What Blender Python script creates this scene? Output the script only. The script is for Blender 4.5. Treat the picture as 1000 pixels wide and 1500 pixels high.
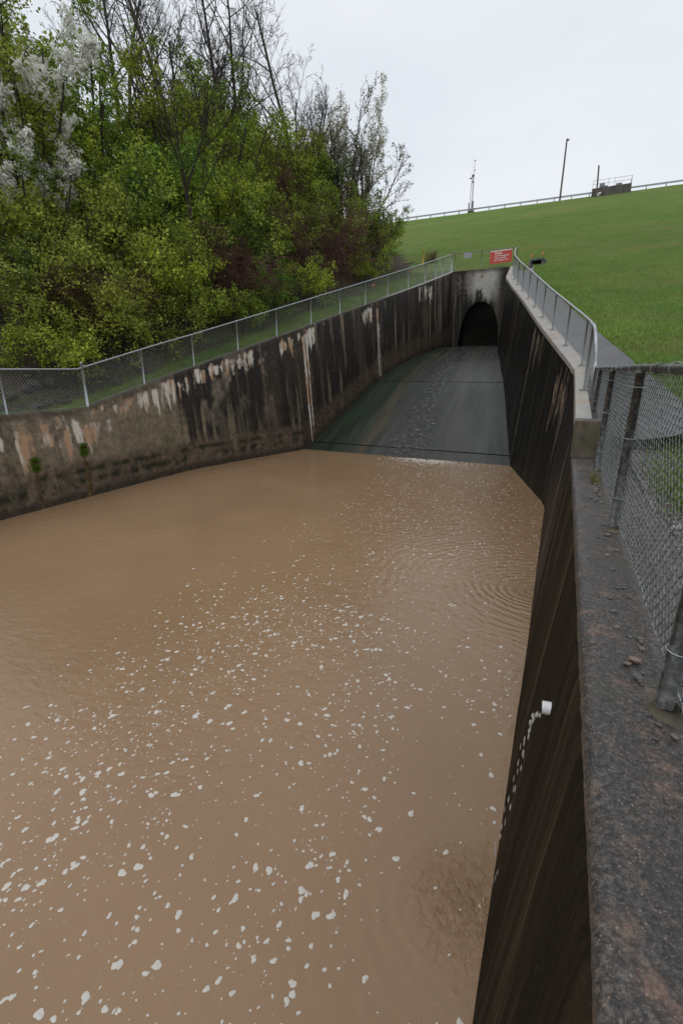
import bpy, bmesh, math, random
import numpy as np
from mathutils import Vector, Matrix, Euler

# ------------------------------------------------------------------ camera, sky, sun, exposure
for o in list(bpy.data.objects):
    bpy.data.objects.remove(o)
scene = bpy.context.scene
COL = scene.collection
R = math.radians
rng = np.random.default_rng(7)

cam_d = bpy.data.cameras.new('camera')
cam = bpy.data.objects.new('camera', cam_d); COL.objects.link(cam)
cam_d.sensor_fit = 'VERTICAL'; cam_d.sensor_height = 36.0; cam_d.lens = 16.2
cam_d.clip_start = 0.02; cam_d.clip_end = 2000
cam.rotation_euler = (R(90 - 17.3), 0, R(25.0))
cam.location = (0, 0, 0)               # eye level is z = 0; the channel runs along +y
scene.camera = cam

SUN_EL, SUN_AZ = R(62), R(200)
world = bpy.data.worlds.new('World'); scene.world = world
world.use_nodes = True
wn = world.node_tree; wn.nodes.clear()
w_out = wn.nodes.new('ShaderNodeOutputWorld')
w_bg = wn.nodes.new('ShaderNodeBackground'); w_bg.inputs['Strength'].default_value = 0.1
w_sky = wn.nodes.new('ShaderNodeTexSky'); w_sky.sky_type = 'NISHITA'; w_sky.sun_disc = False
w_sky.sun_elevation = SUN_EL; w_sky.sun_rotation = SUN_AZ
w_sky.air_density = 1.0; w_sky.dust_density = 3.0
w_hs = wn.nodes.new('ShaderNodeHueSaturation'); w_hs.inputs['Saturation'].default_value = 0.35
w_hs.inputs['Value'].default_value = 1.5
wn.links.new(w_sky.outputs[0], w_hs.inputs['Color'])
w_tc = wn.nodes.new('ShaderNodeTexCoord')
w_map = wn.nodes.new('ShaderNodeMapping'); w_map.inputs['Scale'].default_value = (1, 1, 2.2)
wn.links.new(w_tc.outputs['Generated'], w_map.inputs['Vector'])
w_no = wn.nodes.new('ShaderNodeTexNoise'); w_no.inputs['Scale'].default_value = 2.2
w_no.inputs['Detail'].default_value = 5; w_no.inputs['Roughness'].default_value = 0.5
wn.links.new(w_map.outputs[0], w_no.inputs['Vector'])
w_rp = wn.nodes.new('ShaderNodeValToRGB')
w_rp.color_ramp.elements[0].position = 0.25; w_rp.color_ramp.elements[0].color = (0.69, 0.735, 0.80, 1)
w_rp.color_ramp.elements[1].position = 0.75; w_rp.color_ramp.elements[1].color = (0.83, 0.865, 0.90, 1)
wn.links.new(w_no.outputs[0], w_rp.inputs[0])
w_mul = wn.nodes.new('ShaderNodeVectorMath'); w_mul.operation = 'SCALE'; w_mul.inputs['Scale'].default_value = 11.0
wn.links.new(w_rp.outputs[0], w_mul.inputs[0])
w_mix = wn.nodes.new('ShaderNodeMix'); w_mix.data_type = 'RGBA'; w_mix.inputs[0].default_value = 0.93
wn.links.new(w_hs.outputs[0], w_mix.inputs[6]); wn.links.new(w_mul.outputs[0], w_mix.inputs[7])
wn.links.new(w_mix.outputs[2], w_bg.inputs['Color'])
wn.links.new(w_bg.outputs[0], w_out.inputs[0])

sun_d = bpy.data.lights.new('sun', 'SUN'); sun_d.energy = 0.6; sun_d.angle = R(40); sun_d.color = (1, 0.97, 0.93)
sun = bpy.data.objects.new('sun', sun_d); COL.objects.link(sun)
sd = Vector((math.sin(SUN_AZ) * math.cos(SUN_EL), math.cos(SUN_AZ) * math.cos(SUN_EL), math.sin(SUN_EL)))
sun.rotation_euler = sd.to_track_quat('Z', 'Y').to_euler()
scene.view_settings.view_transform = 'Standard'; scene.view_settings.look = 'None'
scene.view_settings.exposure = 0.0; scene.view_settings.gamma = 1.0
scene.view_settings.use_curve_mapping = False
scene.cycles.max_bounces = 5; scene.cycles.diffuse_bounces = 2; scene.cycles.glossy_bounces = 2
scene.cycles.transparent_max_bounces = 6; scene.cycles.transmission_bounces = 4
scene.cycles.caustics_reflective = False; scene.cycles.caustics_refractive = False

# ------------------------------------------------------------------ helpers
WATER = -3.67

def tag(o, label=None, cat=None, group=None, kind=None):
    if label: o['label'] = label
    if cat: o['category'] = cat
    if group: o['group'] = group
    if kind: o['kind'] = kind
    return o

def empty(name, loc=(0, 0, 0), label=None, cat=None, group=None, kind=None):
    o = bpy.data.objects.new(name, None); COL.objects.link(o); o.location = loc
    o.empty_display_size = 0.1
    return tag(o, label, cat, group, kind)

def link(name, me, mat=None, parent=None, loc=None):
    o = bpy.data.objects.new(name, me); COL.objects.link(o)
    if mat is not None and len(me.materials) == 0: me.materials.append(mat)
    if parent is not None:
        o.parent = parent
        o.location = (-parent.location if parent.parent is None else (0, 0, 0)) if loc is None else loc
    elif loc is not None: o.location = loc
    return o

def mesh(name, V, F, smooth=False, col=None, uv=None, lime=None):
    """V (n,3); F an (m,k) int array or list of them with one k each; col per-vertex rgb; uv per-vertex (n,2)"""
    V = np.asarray(V, dtype=np.float32).reshape(-1, 3)
    Fs = F if isinstance(F, list) and isinstance(F[0], np.ndarray) else [F]
    Fs = [np.asarray(f, dtype=np.int32) for f in Fs if len(f)]
    me = bpy.data.meshes.new(name)
    me.vertices.add(len(V)); me.vertices.foreach_set('co', V.ravel())
    li = np.concatenate([f.ravel() for f in Fs])
    tot = np.concatenate([np.full(len(f), f.shape[1], dtype=np.int32) for f in Fs])
    st = np.concatenate([[0], np.cumsum(tot)[:-1]]).astype(np.int32)
    me.loops.add(len(li)); me.loops.foreach_set('vertex_index', li)
    me.polygons.add(len(tot)); me.polygons.foreach_set('loop_start', st); me.polygons.foreach_set('loop_total', tot)
    me.polygons.foreach_set('use_smooth', np.full(len(tot), bool(smooth)))
    if col is not None:
        c = np.ones((len(V), 4), dtype=np.float32); c[:, :3] = col
        a = me.color_attributes.new('Col', 'FLOAT_COLOR', 'POINT'); a.data.foreach_set('color', c.ravel())
    if lime is not None:
        c = np.zeros((len(V), 4), dtype=np.float32); c[:, :2] = lime
        a = me.color_attributes.new('Lime', 'FLOAT_COLOR', 'POINT'); a.data.foreach_set('color', c.ravel())
    if uv is not None:
        l = me.uv_layers.new(name='UVMap'); l.data.foreach_set('uv', np.asarray(uv, dtype=np.float32)[li].ravel())
    me.update(calc_edges=True); me.validate()
    return me

def grid_faces(nu, nv, off=0, flip=False):
    i = np.arange(nu - 1)[:, None] * nv + np.arange(nv - 1)[None, :]
    i = i.ravel() + off
    f = np.stack([i, i + nv, i + nv + 1, i + 1], 1)
    return f[:, ::-1] if flip else f

class Acc:
    """collects shapes that belong to ONE part"""
    def __init__(s): s.V = []; s.F3 = []; s.F4 = []; s.n = 0; s.FN = []
    def add(s, V, F):
        V = np.asarray(V, float).reshape(-1, 3); F = np.asarray(F, int)
        if len(F):
            (s.F3 if F.shape[1] == 3 else s.F4 if F.shape[1] == 4 else s.FN).append(F + s.n)
        s.V.append(V); s.n += len(V)
    def box(s, c, d, rot=None):
        c = np.array(c, float); d = np.array(d, float) / 2
        P = np.array([[x, y, z] for x in (-1, 1) for y in (-1, 1) for z in (-1, 1)], float) * d
        if rot is not None: P = P @ np.array(Euler(rot).to_matrix()).T
        s.add(P + c, [[0, 1, 3, 2], [4, 6, 7, 5], [0, 4, 5, 1], [2, 3, 7, 6], [0, 2, 6, 4], [1, 5, 7, 3]])
    def tube(s, P, r, k=8, cap=True):
        P = np.asarray(P, float); n = len(P); r = np.broadcast_to(np.asarray(r, float), (n,))
        T = np.gradient(P, axis=0); T /= np.linalg.norm(T, axis=1)[:, None] + 1e-12
        up = np.array([0, 0, 1.0]) if abs(T[0][2]) < .9 else np.array([1.0, 0, 0])
        A = np.cross(T, up); A /= np.linalg.norm(A, axis=1)[:, None] + 1e-12
        Bv = np.cross(T, A)
        a = np.arange(k) * 2 * np.pi / k
        V = P[:, None, :] + r[:, None, None] * (np.cos(a)[None, :, None] * A[:, None, :] + np.sin(a)[None, :, None] * Bv[:, None, :])
        i = (np.arange(n - 1)[:, None] * k); j = np.arange(k)[None, :]; j2 = (j + 1) % k
        F = np.stack([(i + j), (i + j2), (i + k + j2), (i + k + j)], -1).reshape(-1, 4)
        s.add(V, F)
        if cap:
            c0 = s.n - n * k
            f = [[c0 + q for q in range(k)], [s.n - k + q for q in range(k)][::-1]]
            s.FN.append(np.array(f, int)) if k > 4 else (s.F4 if k == 4 else s.F3).append(np.array(f, int))
    def build(s, name, mat, parent=None, smooth=False, col=None, loc=None):
        F = [np.concatenate(x) for x in (s.F3, s.F4) if x] + s.FN
        me = mesh(name, np.concatenate(s.V), F, smooth, col)
        return link(name, me, mat, parent, loc)

def _h(ix, iy, seed):
    n = (ix.astype(np.int64) * 374761393 + iy.astype(np.int64) * 668265263 + seed * 1442695041) & 0xffffffff
    n = ((n ^ (n >> 13)) * 1274126177) & 0xffffffff
    return ((n ^ (n >> 16)) & 0xffff) / 65535.0
def vn(x, y, seed=0):
    x = np.asarray(x, float); y = np.asarray(y, float) + np.zeros_like(x); x = x + np.zeros_like(y)
    ix = np.floor(x); iy = np.floor(y); fx = x - ix; fy = y - iy
    fx = fx * fx * (3 - 2 * fx); fy = fy * fy * (3 - 2 * fy)
    a = _h(ix, iy, seed); b = _h(ix + 1, iy, seed); c = _h(ix, iy + 1, seed); d = _h(ix + 1, iy + 1, seed)
    return (a * (1 - fx) + b * fx) * (1 - fy) + (c * (1 - fx) + d * fx) * fy
def fbm(x, y, seed=0, o=4):
    s = 0; a = .5; t = 0
    for i in range(o):
        s = s + a * vn(np.asarray(x) * 2 ** i + 17 * i, np.asarray(y) * 2 ** i + 31 * i, seed + i); t += a; a *= .55
    return s / t
def ss(a, b, x): t = np.clip((x - a) / (b - a), 0, 1); return t * t * (3 - 2 * t)
def lerp(a, b, t): return a + (b - a) * t[..., None]

# ---- the plan of the place (metres; y = along the channel towards the dam, z = 0 at eye level)
def smooth_table(xs, vs, y0, y1, sig):
    g = np.arange(y0 - 6, y1 + 6, .05); v = np.interp(g, xs, vs); k = np.exp(-.5 * (np.arange(-60, 61) * .05 / sig) ** 2); k /= k.sum()
    w = np.convolve(np.pad(v, 60, mode='edge'), k, 'valid'); return g, w
def T(y):   # top inner edge of the wall on the right
    return np.interp(y, [-60, 6, 13.3, 14.1, 15.9, 18.7, 23.4, 26.7, 30.6, 35], [.20, .20, .2, .10, -.36, -1.05, -2.12, -2.92, -3.72, -4.15])
_LG, _LV = smooth_table([-60, 13.2, 14.1, 15.9, 18.7, 23.4, 26.7, 30.6, 35, 60], [-12.68, -12.68, -12.5, -12.02, -11.32, -10.2, -9.42, -8.5, -7.75, -7.75], -10, 35, .7)
def L(y):   # top inner edge of the wall on the left, a soft bend into the chute
    return np.interp(y, _LG, _LV)
def batter(y): return np.interp(y, [8, 13.7, 20, 35], [.084, .076, .08, .04])
def ztR(y): return np.interp(y, [-60, 6.649, 6.65, 13.4, 13.84, 35], [-1.1, -1.1, -.70, -.03, .03, 6.35])
def ztL(y): return np.interp(y, [-60, 9.4, 13.84, 35], [-1.12, -1.12, .02, 6.35])
_CG, _CV = smooth_table([10, 18.4, 19.0, 19.6, 21.0, 22.35, 23.7, 25.0, 26.5, 28.0, 30.6, 33, 35, 60], [-7.5, -4.0, -3.68, -3.38, -2.70, -2.02, -1.33, -.64, -.10, .38, 1.0, 1.38, 1.5, 2.1], 15, 50, .45)
def zch(y): return np.interp(y, _CG, _CV)
def Bp(y, right=False):
    y = np.asarray(y, float)
    l = np.interp(y, [-400, 9.3, 13.8, 35, 100, 106, 140, 400], [-1.2, -1.2, -.04, 6.28, 27.9, 27.9, 17, 17])
    r = np.interp(y, [-400, 4, 8, 13.6, 35, 100, 106, 140, 400], [-1.2, -1.2, -.95, -.12, 6.28, 27.9, 27.9, 17, 17])
    return r if right else l
def xbank(y): return L(np.minimum(y, 35)) - np.interp(y, [0, 15, 25, 36, 140], [1.6, 2.0, 3.2, 3.8, 56])
def gz(x, y):
    x = np.asarray(x, float); y = np.asarray(y, float)
    d = np.maximum(0, xbank(y) - x)
    z = np.where(x > -6, Bp(y, True), Bp(y))
    far = np.interp(y, [60, 130], [1, 0])
    return z + 13 * far * (1 - np.exp(-d * .75 / 13)) + np.where(d > 0, .5 * (fbm(x * .5, y * .5, 5) - .5) * np.minimum(d, 1), 0)

# ------------------------------------------------------------------ materials
class NT:
    def __init__(s, name):
        s.m = bpy.data.materials.new(name); s.m.use_nodes = True; s.t = s.m.node_tree
        s.t.nodes.clear()
        s.out = s.t.nodes.new('ShaderNodeOutputMaterial')
        s.b = s.t.nodes.new('ShaderNodeBsdfPrincipled'); s.t.links.new(s.b.outputs[0], s.out.inputs[0])
    def n(s, ty, **k):
        x = s.t.nodes.new(ty)
        for a, v in k.items(): setattr(x, a, v)
        return x
    def put(s, sock, v):
        if isinstance(v, bpy.types.NodeSocket): s.t.links.new(v, sock)
        elif isinstance(v, (tuple, list)) and len(v) == 3 and sock.type == 'RGBA': sock.default_value = (*v, 1)
        else: sock.default_value = v
    def set(s, **k):
        for a, v in k.items(): s.put(s.b.inputs[a.replace('_', ' ')], v)
        return s
    def coord(s, kind='Object', scale=(1, 1, 1)):
        c = s.n('ShaderNodeTexCoord'); m = s.n('ShaderNodeMapping'); m.inputs['Scale'].default_value = scale
        s.t.links.new(c.outputs[kind], m.inputs['Vector']); return m.outputs[0]
    def noise(s, vec, scale, detail=4, rough=.55, dist=0):
        x = s.n('ShaderNodeTexNoise'); s.put(x.inputs['Vector'], vec)
        x.inputs['Scale'].default_value = scale; x.inputs['Detail'].default_value = detail
        x.inputs['Roughness'].default_value = rough; x.inputs['Distortion'].default_value = dist
        return x.outputs[0]
    def voro(s, vec, scale, feature='F1', out='Distance'):
        x = s.n('ShaderNodeTexVoronoi', feature=feature); s.put(x.inputs['Vector'], vec); x.inputs['Scale'].default_value = scale
        return x.outputs[out]
    def ramp(s, f, stops):
        x = s.n('ShaderNodeValToRGB'); s.put(x.inputs[0], f); e = x.color_ramp.elements
        while len(e) < len(stops): e.new(.5)
        for q, (p, c) in zip(e, stops):
            q.position = p; q.color = (*c, 1) if isinstance(c, (tuple, list)) else (c, c, c, 1)
        return x.outputs[0]
    def mix(s, f, a, b, mode='MIX'):
        x = s.n('ShaderNodeMix', data_type='RGBA', blend_type=mode)
        s.put(x.inputs[0], f); s.put(x.inputs[6], a); s.put(x.inputs[7], b); return x.outputs[2]
    def math(s, op, a, b=0.0, c=0.0):
        x = s.n('ShaderNodeMath', operation=op); s.put(x.inputs[0], a); s.put(x.inputs[1], b)
        if op in ('MULTIPLY_ADD',): s.put(x.inputs[2], c)
        return x.outputs[0]
    def bump(s, h, strength=.3, dist=.01, normal=None):
        x = s.n('ShaderNodeBump'); x.inputs['Strength'].default_value = strength; x.inputs['Distance'].default_value = dist
        s.put(x.inputs['Height'], h)
        if normal is not None: s.put(x.inputs['Normal'], normal)
        return x.outputs[0]
    def attr(s, name='Col'):
        x = s.n('ShaderNodeAttribute', attribute_name=name); return x.outputs['Color']

def simple(name, c, rough=.6, metal=0, var=.25, scale=30, bump=.2, spec=.5):
    t = NT(name); v = t.coord('Object')
    n = t.noise(v, scale, 5, .6)
    lo = tuple(x * (1 - var) for x in c); hi = tuple(min(1, x * (1 + var)) for x in c)
    t.set(Base_Color=t.ramp(n, [(.3, lo), (.7, hi)]), Roughness=rough, Metallic=metal, Normal=t.bump(n, bump, .004), Specular_IOR_Level=spec)
    return t.m

MAT = {}
# weathered concrete whose stains come with the wall (attribute Col), fine grain added here
def wallmat(name, rough=.5, grain=.35, limew=(.70, .65, .58), limet=(.46, .29, .17)):
    t = NT(name); uv = t.coord('UV')
    fine = t.noise(uv, 22, 6, .65)
    stk = t.noise(t.coord('UV', (14, .8, 1)), 1.0, 4, .6)
    g = t.math('MULTIPLY_ADD', fine, grain * 2, 1 - grain)
    g = t.math('MULTIPLY', g, t.math('MULTIPLY_ADD', stk, .5, .75))
    x = t.n('ShaderNodeVectorMath', operation='SCALE'); t.put(x.inputs[0], t.attr()); t.put(x.inputs['Scale'], g)
    sp_ = t.n('ShaderNodeSeparateColor'); t.put(sp_.inputs[0], t.attr('Lime'))
    rag = t.noise(t.coord('UV', (1, .55, 1)), 9, 8, .68)
    mm = t.math('ADD', sp_.outputs[0], t.math('MULTIPLY', t.math('SUBTRACT', rag, .5), 1.25))
    mm = t.math('MULTIPLY', t.ramp(mm, [(.28, 0.0), (.50, .55), (.75, 1.0)]), t.ramp(sp_.outputs[0], [(.04, 0.0), (.35, 1.0)]))
    lc = t.mix(t.math('ADD', sp_.outputs[1], t.math('MULTIPLY', t.math('SUBTRACT', fine, .5), .8)), limew, limet)
    lc = t.mix(t.ramp(fine, [(.3, .5), (.55, 0.0)]), lc, (.20, .13, .085))
    colr = t.mix(mm, x.outputs[0], lc)
    board = t.noise(t.coord('UV', (.15, 9, 1)), 1.0, 2, .5)
    h = t.math('ADD', fine, t.math('MULTIPLY', board, .5))
    t.set(Base_Color=colr, Roughness=t.ramp(stk, [(.3, rough - .15), (.7, rough + .25)]), Normal=t.bump(h, .6, .015), Specular_IOR_Level=.2)
    return t.m
MAT['wall'] = wallmat('stained_concrete')
MAT['wallright'] = wallmat('black_stained_concrete', .45, .35, (.36, .30, .235), (.20, .13, .08))

# near wall in the foreground on the right: dark wet concrete, brown run-off streaks, algae
t = NT('dark_wet_concrete')
uv1 = t.coord('UV', (9, .35, 1)); uv2 = t.coord('UV', (34, 1.1, 1)); uv3 = t.coord('UV', (1.3, .22, 1)); uvf = t.coord('UV')
s1 = t.noise(uv1, 1, 5, .6, .3); s2 = t.noise(uv2, 1, 4, .6, .2); s3 = t.noise(uv3, 1, 3, .5); fi = t.noise(uvf, 60, 5, .7)
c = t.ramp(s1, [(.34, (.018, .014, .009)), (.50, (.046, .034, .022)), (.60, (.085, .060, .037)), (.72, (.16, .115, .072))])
c = t.mix(t.ramp(s3, [(.42, 0.0), (.64, .8)]), c, (.017, .013, .009))
c = t.mix(t.ramp(s2, [(.48, 0.0), (.75, .45)]), c, (.075, .054, .032))
alg = t.math('MULTIPLY', t.ramp(t.noise(t.coord('UV', (40, 5, 1)), 1, 3, .6), [(.64, 0.0), (.7, 1.0)]), t.ramp(t.noise(t.coord('UV', (1.2, .6, 1)), 1, 2), [(.5, 0.0), (.62, .55)]))
c = t.mix(alg, c, (.10, .11, .025))
c = t.mix(t.ramp(fi, [(.3, .45), (.75, 0.0)]), c, (.012, .01, .008))
spk = t.ramp(t.voro(uvf, 55), [(.07, .5), (.13, 0.0)])
c = t.mix(t.math('MULTIPLY', spk, t.ramp(s2, [(.5, 0.0), (.6, 1.0)])), c, (.25, .2, .13))
t.set(Base_Color=c, Roughness=.85, Normal=t.bump(t.math('ADD', fi, s2), .6, .012), Specular_IOR_Level=.06)
MAT['nearwall'] = t.m

# weathered dark coping with exposed aggregate
t = NT('exposed_aggregate_concrete'); v = t.coord('Object')
n1 = t.noise(v, 3.2, 5, .6); n2 = t.noise(v, 55, 6, .75); n3 = t.noise(v, 9, 6, .7)
c = t.ramp(n2, [(.34, (.022, .020, .019)), (.5, (.062, .056, .051)), (.64, (.145, .130, .117))])
c = t.mix(t.ramp(n3, [(.55, 0.0), (.68, .85)]), c, t.ramp(n2, [(.35, (.10, .06, .045)), (.65, (.30, .19, .14))]))
c = t.mix(t.ramp(n1, [(.35, .55), (.55, 0.0)]), c, (.03, .029, .03))
c = t.mix(t.ramp(t.noise(v, 5, 3), [(.6, 0.0), (.72, .35)]), c, (.06, .065, .03))
vc = t.n('ShaderNodeTexVoronoi'); t.put(vc.inputs['Vector'], v); vc.inputs['Scale'].default_value = 130; vc.inputs['Randomness'].default_value = 1.0
cell = t.n('ShaderNodeSeparateColor'); t.put(cell.inputs[0], vc.outputs['Color'])
pick = t.math('GREATER_THAN', cell.outputs[0], .93)
spk = t.math('MULTIPLY', pick, t.ramp(vc.outputs['Distance'], [(.15, .8), (.5, 0.0)]))
c = t.mix(spk, c, t.mix(cell.outputs[1], (.28, .26, .24), (.30, .20, .15)))
n4 = t.noise(v, 150, 3, .8); c = t.mix(t.ramp(n4, [(.56, 0.0), (.70, .8)]), c, t.mix(n3, (.30, .27, .25), (.26, .17, .12)))
c = t.mix(t.ramp(n4, [(.30, .8), (.44, 0.0)]), c, (.012, .012, .012))
hh = t.math('ADD', t.math('MULTIPLY', n2, .8), t.math('MULTIPLY', spk, .5))
t.set(Base_Color=c, Roughness=t.ramp(n1, [(.35, .32), (.6, .62)]), Normal=t.bump(hh, .5, .005), Specular_IOR_Level=.4)
MAT['aggregate'] = t.m

# pale coping of the rising wall
t = NT('pale_wet_concrete'); v = t.coord('Object')
n1 = t.noise(v, 1.6, 4, .6); n2 = t.noise(v, 30, 5, .7)
c = t.ramp(n1, [(.3, (.30, .29, .28)), (.52, (.40, .375, .34)), (.68, (.36, .27, .18)), (.8, (.17, .165, .165))])
c = t.mix(t.ramp(n2, [(.3, .5), (.6, 0.0)]), c, (.16, .145, .13))
t.set(Base_Color=c, Roughness=.5, Normal=t.bump(n2, .3, .005)); MAT['pale'] = t.m

t = NT('grey_gutter_concrete'); v = t.coord('Object')
n1 = t.noise(v, 1.2, 5, .6); n2 = t.noise(v, 40, 5, .7)
c = t.ramp(n1, [(.3, (.085, .085, .088)), (.6, (.165, .165, .168)), (.8, (.11, .09, .07))])
c = t.mix(t.ramp(n2, [(.35, .4), (.6, 0.0)]), c, (.07, .068, .065))
t.set(Base_Color=c, Roughness=t.ramp(n1, [(.3, .4), (.7, .7)]), Normal=t.bump(n2, .4, .008), Specular_IOR_Level=.3); MAT['gutter'] = t.m

t = NT('mossy_block_concrete'); v = t.coord('Object')
n1 = t.noise(v, 6, 5, .6); n2 = t.noise(v, 40, 5, .7)
c = t.ramp(n1, [(.3, (.045, .038, .028)), (.55, (.125, .102, .07)), (.75, (.20, .165, .12))])
c = t.mix(t.ramp(t.noise(v, 3, 3), [(.5, 0.0), (.65, .6)]), c, (.055, .06, .02))
t.set(Base_Color=c, Roughness=.6, Normal=t.bump(n2, .5, .006)); MAT['block'] = t.m

# chute floor: wet slabs with a film of running water
t = NT('wet_chute_concrete'); uvf = t.coord('UV')
n1 = t.noise(t.coord('UV', (5, .25, 1)), 1, 4, .6, .3); n2 = t.noise(uvf, 26, 5, .7)
x = t.n('ShaderNodeVectorMath', operation='SCALE'); t.put(x.inputs[0], t.attr()); t.put(x.inputs['Scale'], t.math('MULTIPLY', t.math('MULTIPLY_ADD', n2, .8, .6), t.math('MULTIPLY_ADD', n1, .5, .75)))
t.set(Base_Color=x.outputs[0], Roughness=t.ramp(n1, [(.3, .2), (.7, .5)]), Normal=t.bump(n2, .5, .015), Specular_IOR_Level=.3)
MAT['chute'] = t.m

t = NT('running_water_film'); uvf = t.coord('UV')
w1 = t.noise(t.coord('UV', (3.2, 5.5, 1)), 1.5, 5, .62, 1.2); w2 = t.noise(uvf, 16, 4, .6, .5)
hgt = t.math('ADD', w1, t.math('MULTIPLY', w2, .35))
foamf = t.math('MULTIPLY', t.ramp(w1, [(.52, 0.0), (.66, .7)]), t.ramp(w2, [(.43, 0.0), (.60, 1.0)]))
t.set(Base_Color=t.mix(foamf, (.06, .062, .06), (.7, .7, .68)), Roughness=.08, IOR=1.33, Alpha=t.math('MULTIPLY', t.math('MULTIPLY_ADD', foamf, .8, .35), t.attr()), Normal=t.bump(hgt, 1.0, .05), Specular_IOR_Level=.5)
MAT['film'] = t.m

# muddy pool: rings spread from the two places where drains splash into it
t = NT('muddy_water'); v = t.coord('Object')
def ring(cx, cy, k, fall, amp, warp):
    sub = t.n('ShaderNodeVectorMath', operation='SUBTRACT'); t.put(sub.inputs[0], v); sub.inputs[1].default_value = (cx, cy, WATER)
    ln = t.n('ShaderNodeVectorMath', operation='LENGTH'); t.put(ln.inputs[0], sub.outputs[0]); d = ln.outputs['Value']
    nz = t.noise(v, warp, 2, .5)
    dd = t.math('ADD', d, t.math('MULTIPLY', nz, .34))
    w = t.math('SINE', t.math('MULTIPLY', t.math('POWER', dd, .85), k))
    env = t.math('POWER', 2.718, t.math('MULTIPLY', d, -fall))
    mod = t.ramp(t.noise(v, 1.3, 2), [(.3, .3), (.65, 1.0)])
    return t.math('MULTIPLY', t.math('MULTIPLY', w, t.math('MULTIPLY', env, mod)), amp)
def churn(cx, cy, rad):
    sub = t.n('ShaderNodeVectorMath', operation='SUBTRACT'); t.put(sub.inputs[0], v); sub.inputs[1].default_value = (cx, cy, WATER)
    ln = t.n('ShaderNodeVectorMath', operation='LENGTH'); t.put(ln.inputs[0], sub.outputs[0])
    return t.ramp(t.math('DIVIDE', ln.outputs['Value'], rad), [(0.0, 1.0), (1.0, 0.0)])
h = t.math('ADD', t.math('ADD', ring(-.05, 7.9, 50, .60, .0062, 1.6), ring(.05, 7.5, 71, .72, .0028, 2.6)), ring(-.2, 2.45, 50, 1.2, .0035, 2.5))
h = t.math('ADD', h, ring(-4.6, 18.6, 24, .25, .004, 1.2))
small = t.noise(t.coord('Object', (1, 1.6, 1)), 5.0, 5, .55, .4)
h = t.math('ADD', h, t.math('MULTIPLY', small, .013))
tiny = t.noise(v, 26, 3, .6)
h = t.math('ADD', h, t.math('MULTIPLY', tiny, .0022))
ch = t.math('ADD', churn(-.2, 2.5, .55), t.math('MULTIPLY', churn(.0, 7.8, .6), .8))
h = t.math('ADD', h, t.math('MULTIPLY', t.math('MULTIPLY', ch, t.noise(v, 20, 4, .7, .8)), .03))
lw = t.noise(v, .45, 3, .5)
c = t.ramp(lw, [(.3, (.266, .166, .092)), (.7, (.308, .194, .108))])
c = t.mix(t.math('MULTIPLY', ch, t.ramp(t.noise(v, 16, 4, .7), [(.52, 0.0), (.62, .4)])), c, (.19, .105, .05))
bump = t.n('ShaderNodeBump'); bump.inputs['Strength'].default_value = 1.0; bump.inputs['Distance'].default_value = 1.0
t.put(bump.inputs['Height'], h)
t.set(Base_Color=c, Roughness=.07, IOR=1.33, Normal=bump.outputs[0], Specular_IOR_Level=.75)
MAT['water'] = t.m

MAT['foam'] = simple('water_foam', (.60, .56, .50), .7, 0, .12, 60, .2)
t = NT('falling_water'); t.set(Base_Color=(.78, .76, .72), Roughness=.12, IOR=1.33, Transmission_Weight=.2, Alpha=.85); MAT['stream'] = t.m

# embankment turf
t = NT('mown_grass'); v = t.coord('Object')
n0 = t.noise(v, .09, 4, .55); n1 = t.noise(v, .8, 5, .6); n2 = t.noise(v, 9, 5, .7); n3 = t.noise(v, 60, 3, .7)
band = t.noise(t.coord('Object', (.06, .5, .5)), 1, 4, .6)
c = t.ramp(n1, [(.3, (.096, .192, .031)), (.5, (.142, .250, .046)), (.7, (.225, .290, .068))])
c = t.mix(t.ramp(band, [(.42, 0.0), (.60, .8)]), c, (.235, .215, .075))
c = t.mix(t.ramp(n0, [(.4, .35), (.6, 0.0)]), c, (.080, .180, .028))
c = t.mix(t.ramp(n2, [(.3, .6), (.6, 0.0)]), c, (.042, .085, .016))
c = t.mix(t.ramp(n3, [(.5, 0.0), (.75, .35)]), c, (.16, .22, .05))
t.set(Base_Color=c, Roughness=.9, Normal=t.bump(t.math('ADD', n3, n2), 1.0, .06), Specular_IOR_Level=.1); MAT['grass'] = t.m

# wooded bank: leaf litter and soil, turf strip by the fence comes from the same sheet
t = NT('leaf_litter_soil'); v = t.coord('Object')
n1 = t.noise(v, 1.2, 5, .6); n2 = t.noise(v, 14, 6, .75)
c = t.ramp(n2, [(.3, (.018, .013, .009)), (.5, (.06, .045, .03)), (.7, (.13, .10, .07))])
c = t.mix(t.ramp(n1, [(.5, 0.0), (.65, .7)]), c, (.035, .055, .014))
t.set(Base_Color=c, Roughness=.9, Normal=t.bump(n2, 1, .05), Specular_IOR_Level=.15); MAT['soil'] = t.m

t = NT('grass_blades')
t.set(Base_Color=t.attr(), Roughness=.6, Specular_IOR_Level=.2); MAT['blades'] = t.m

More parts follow.
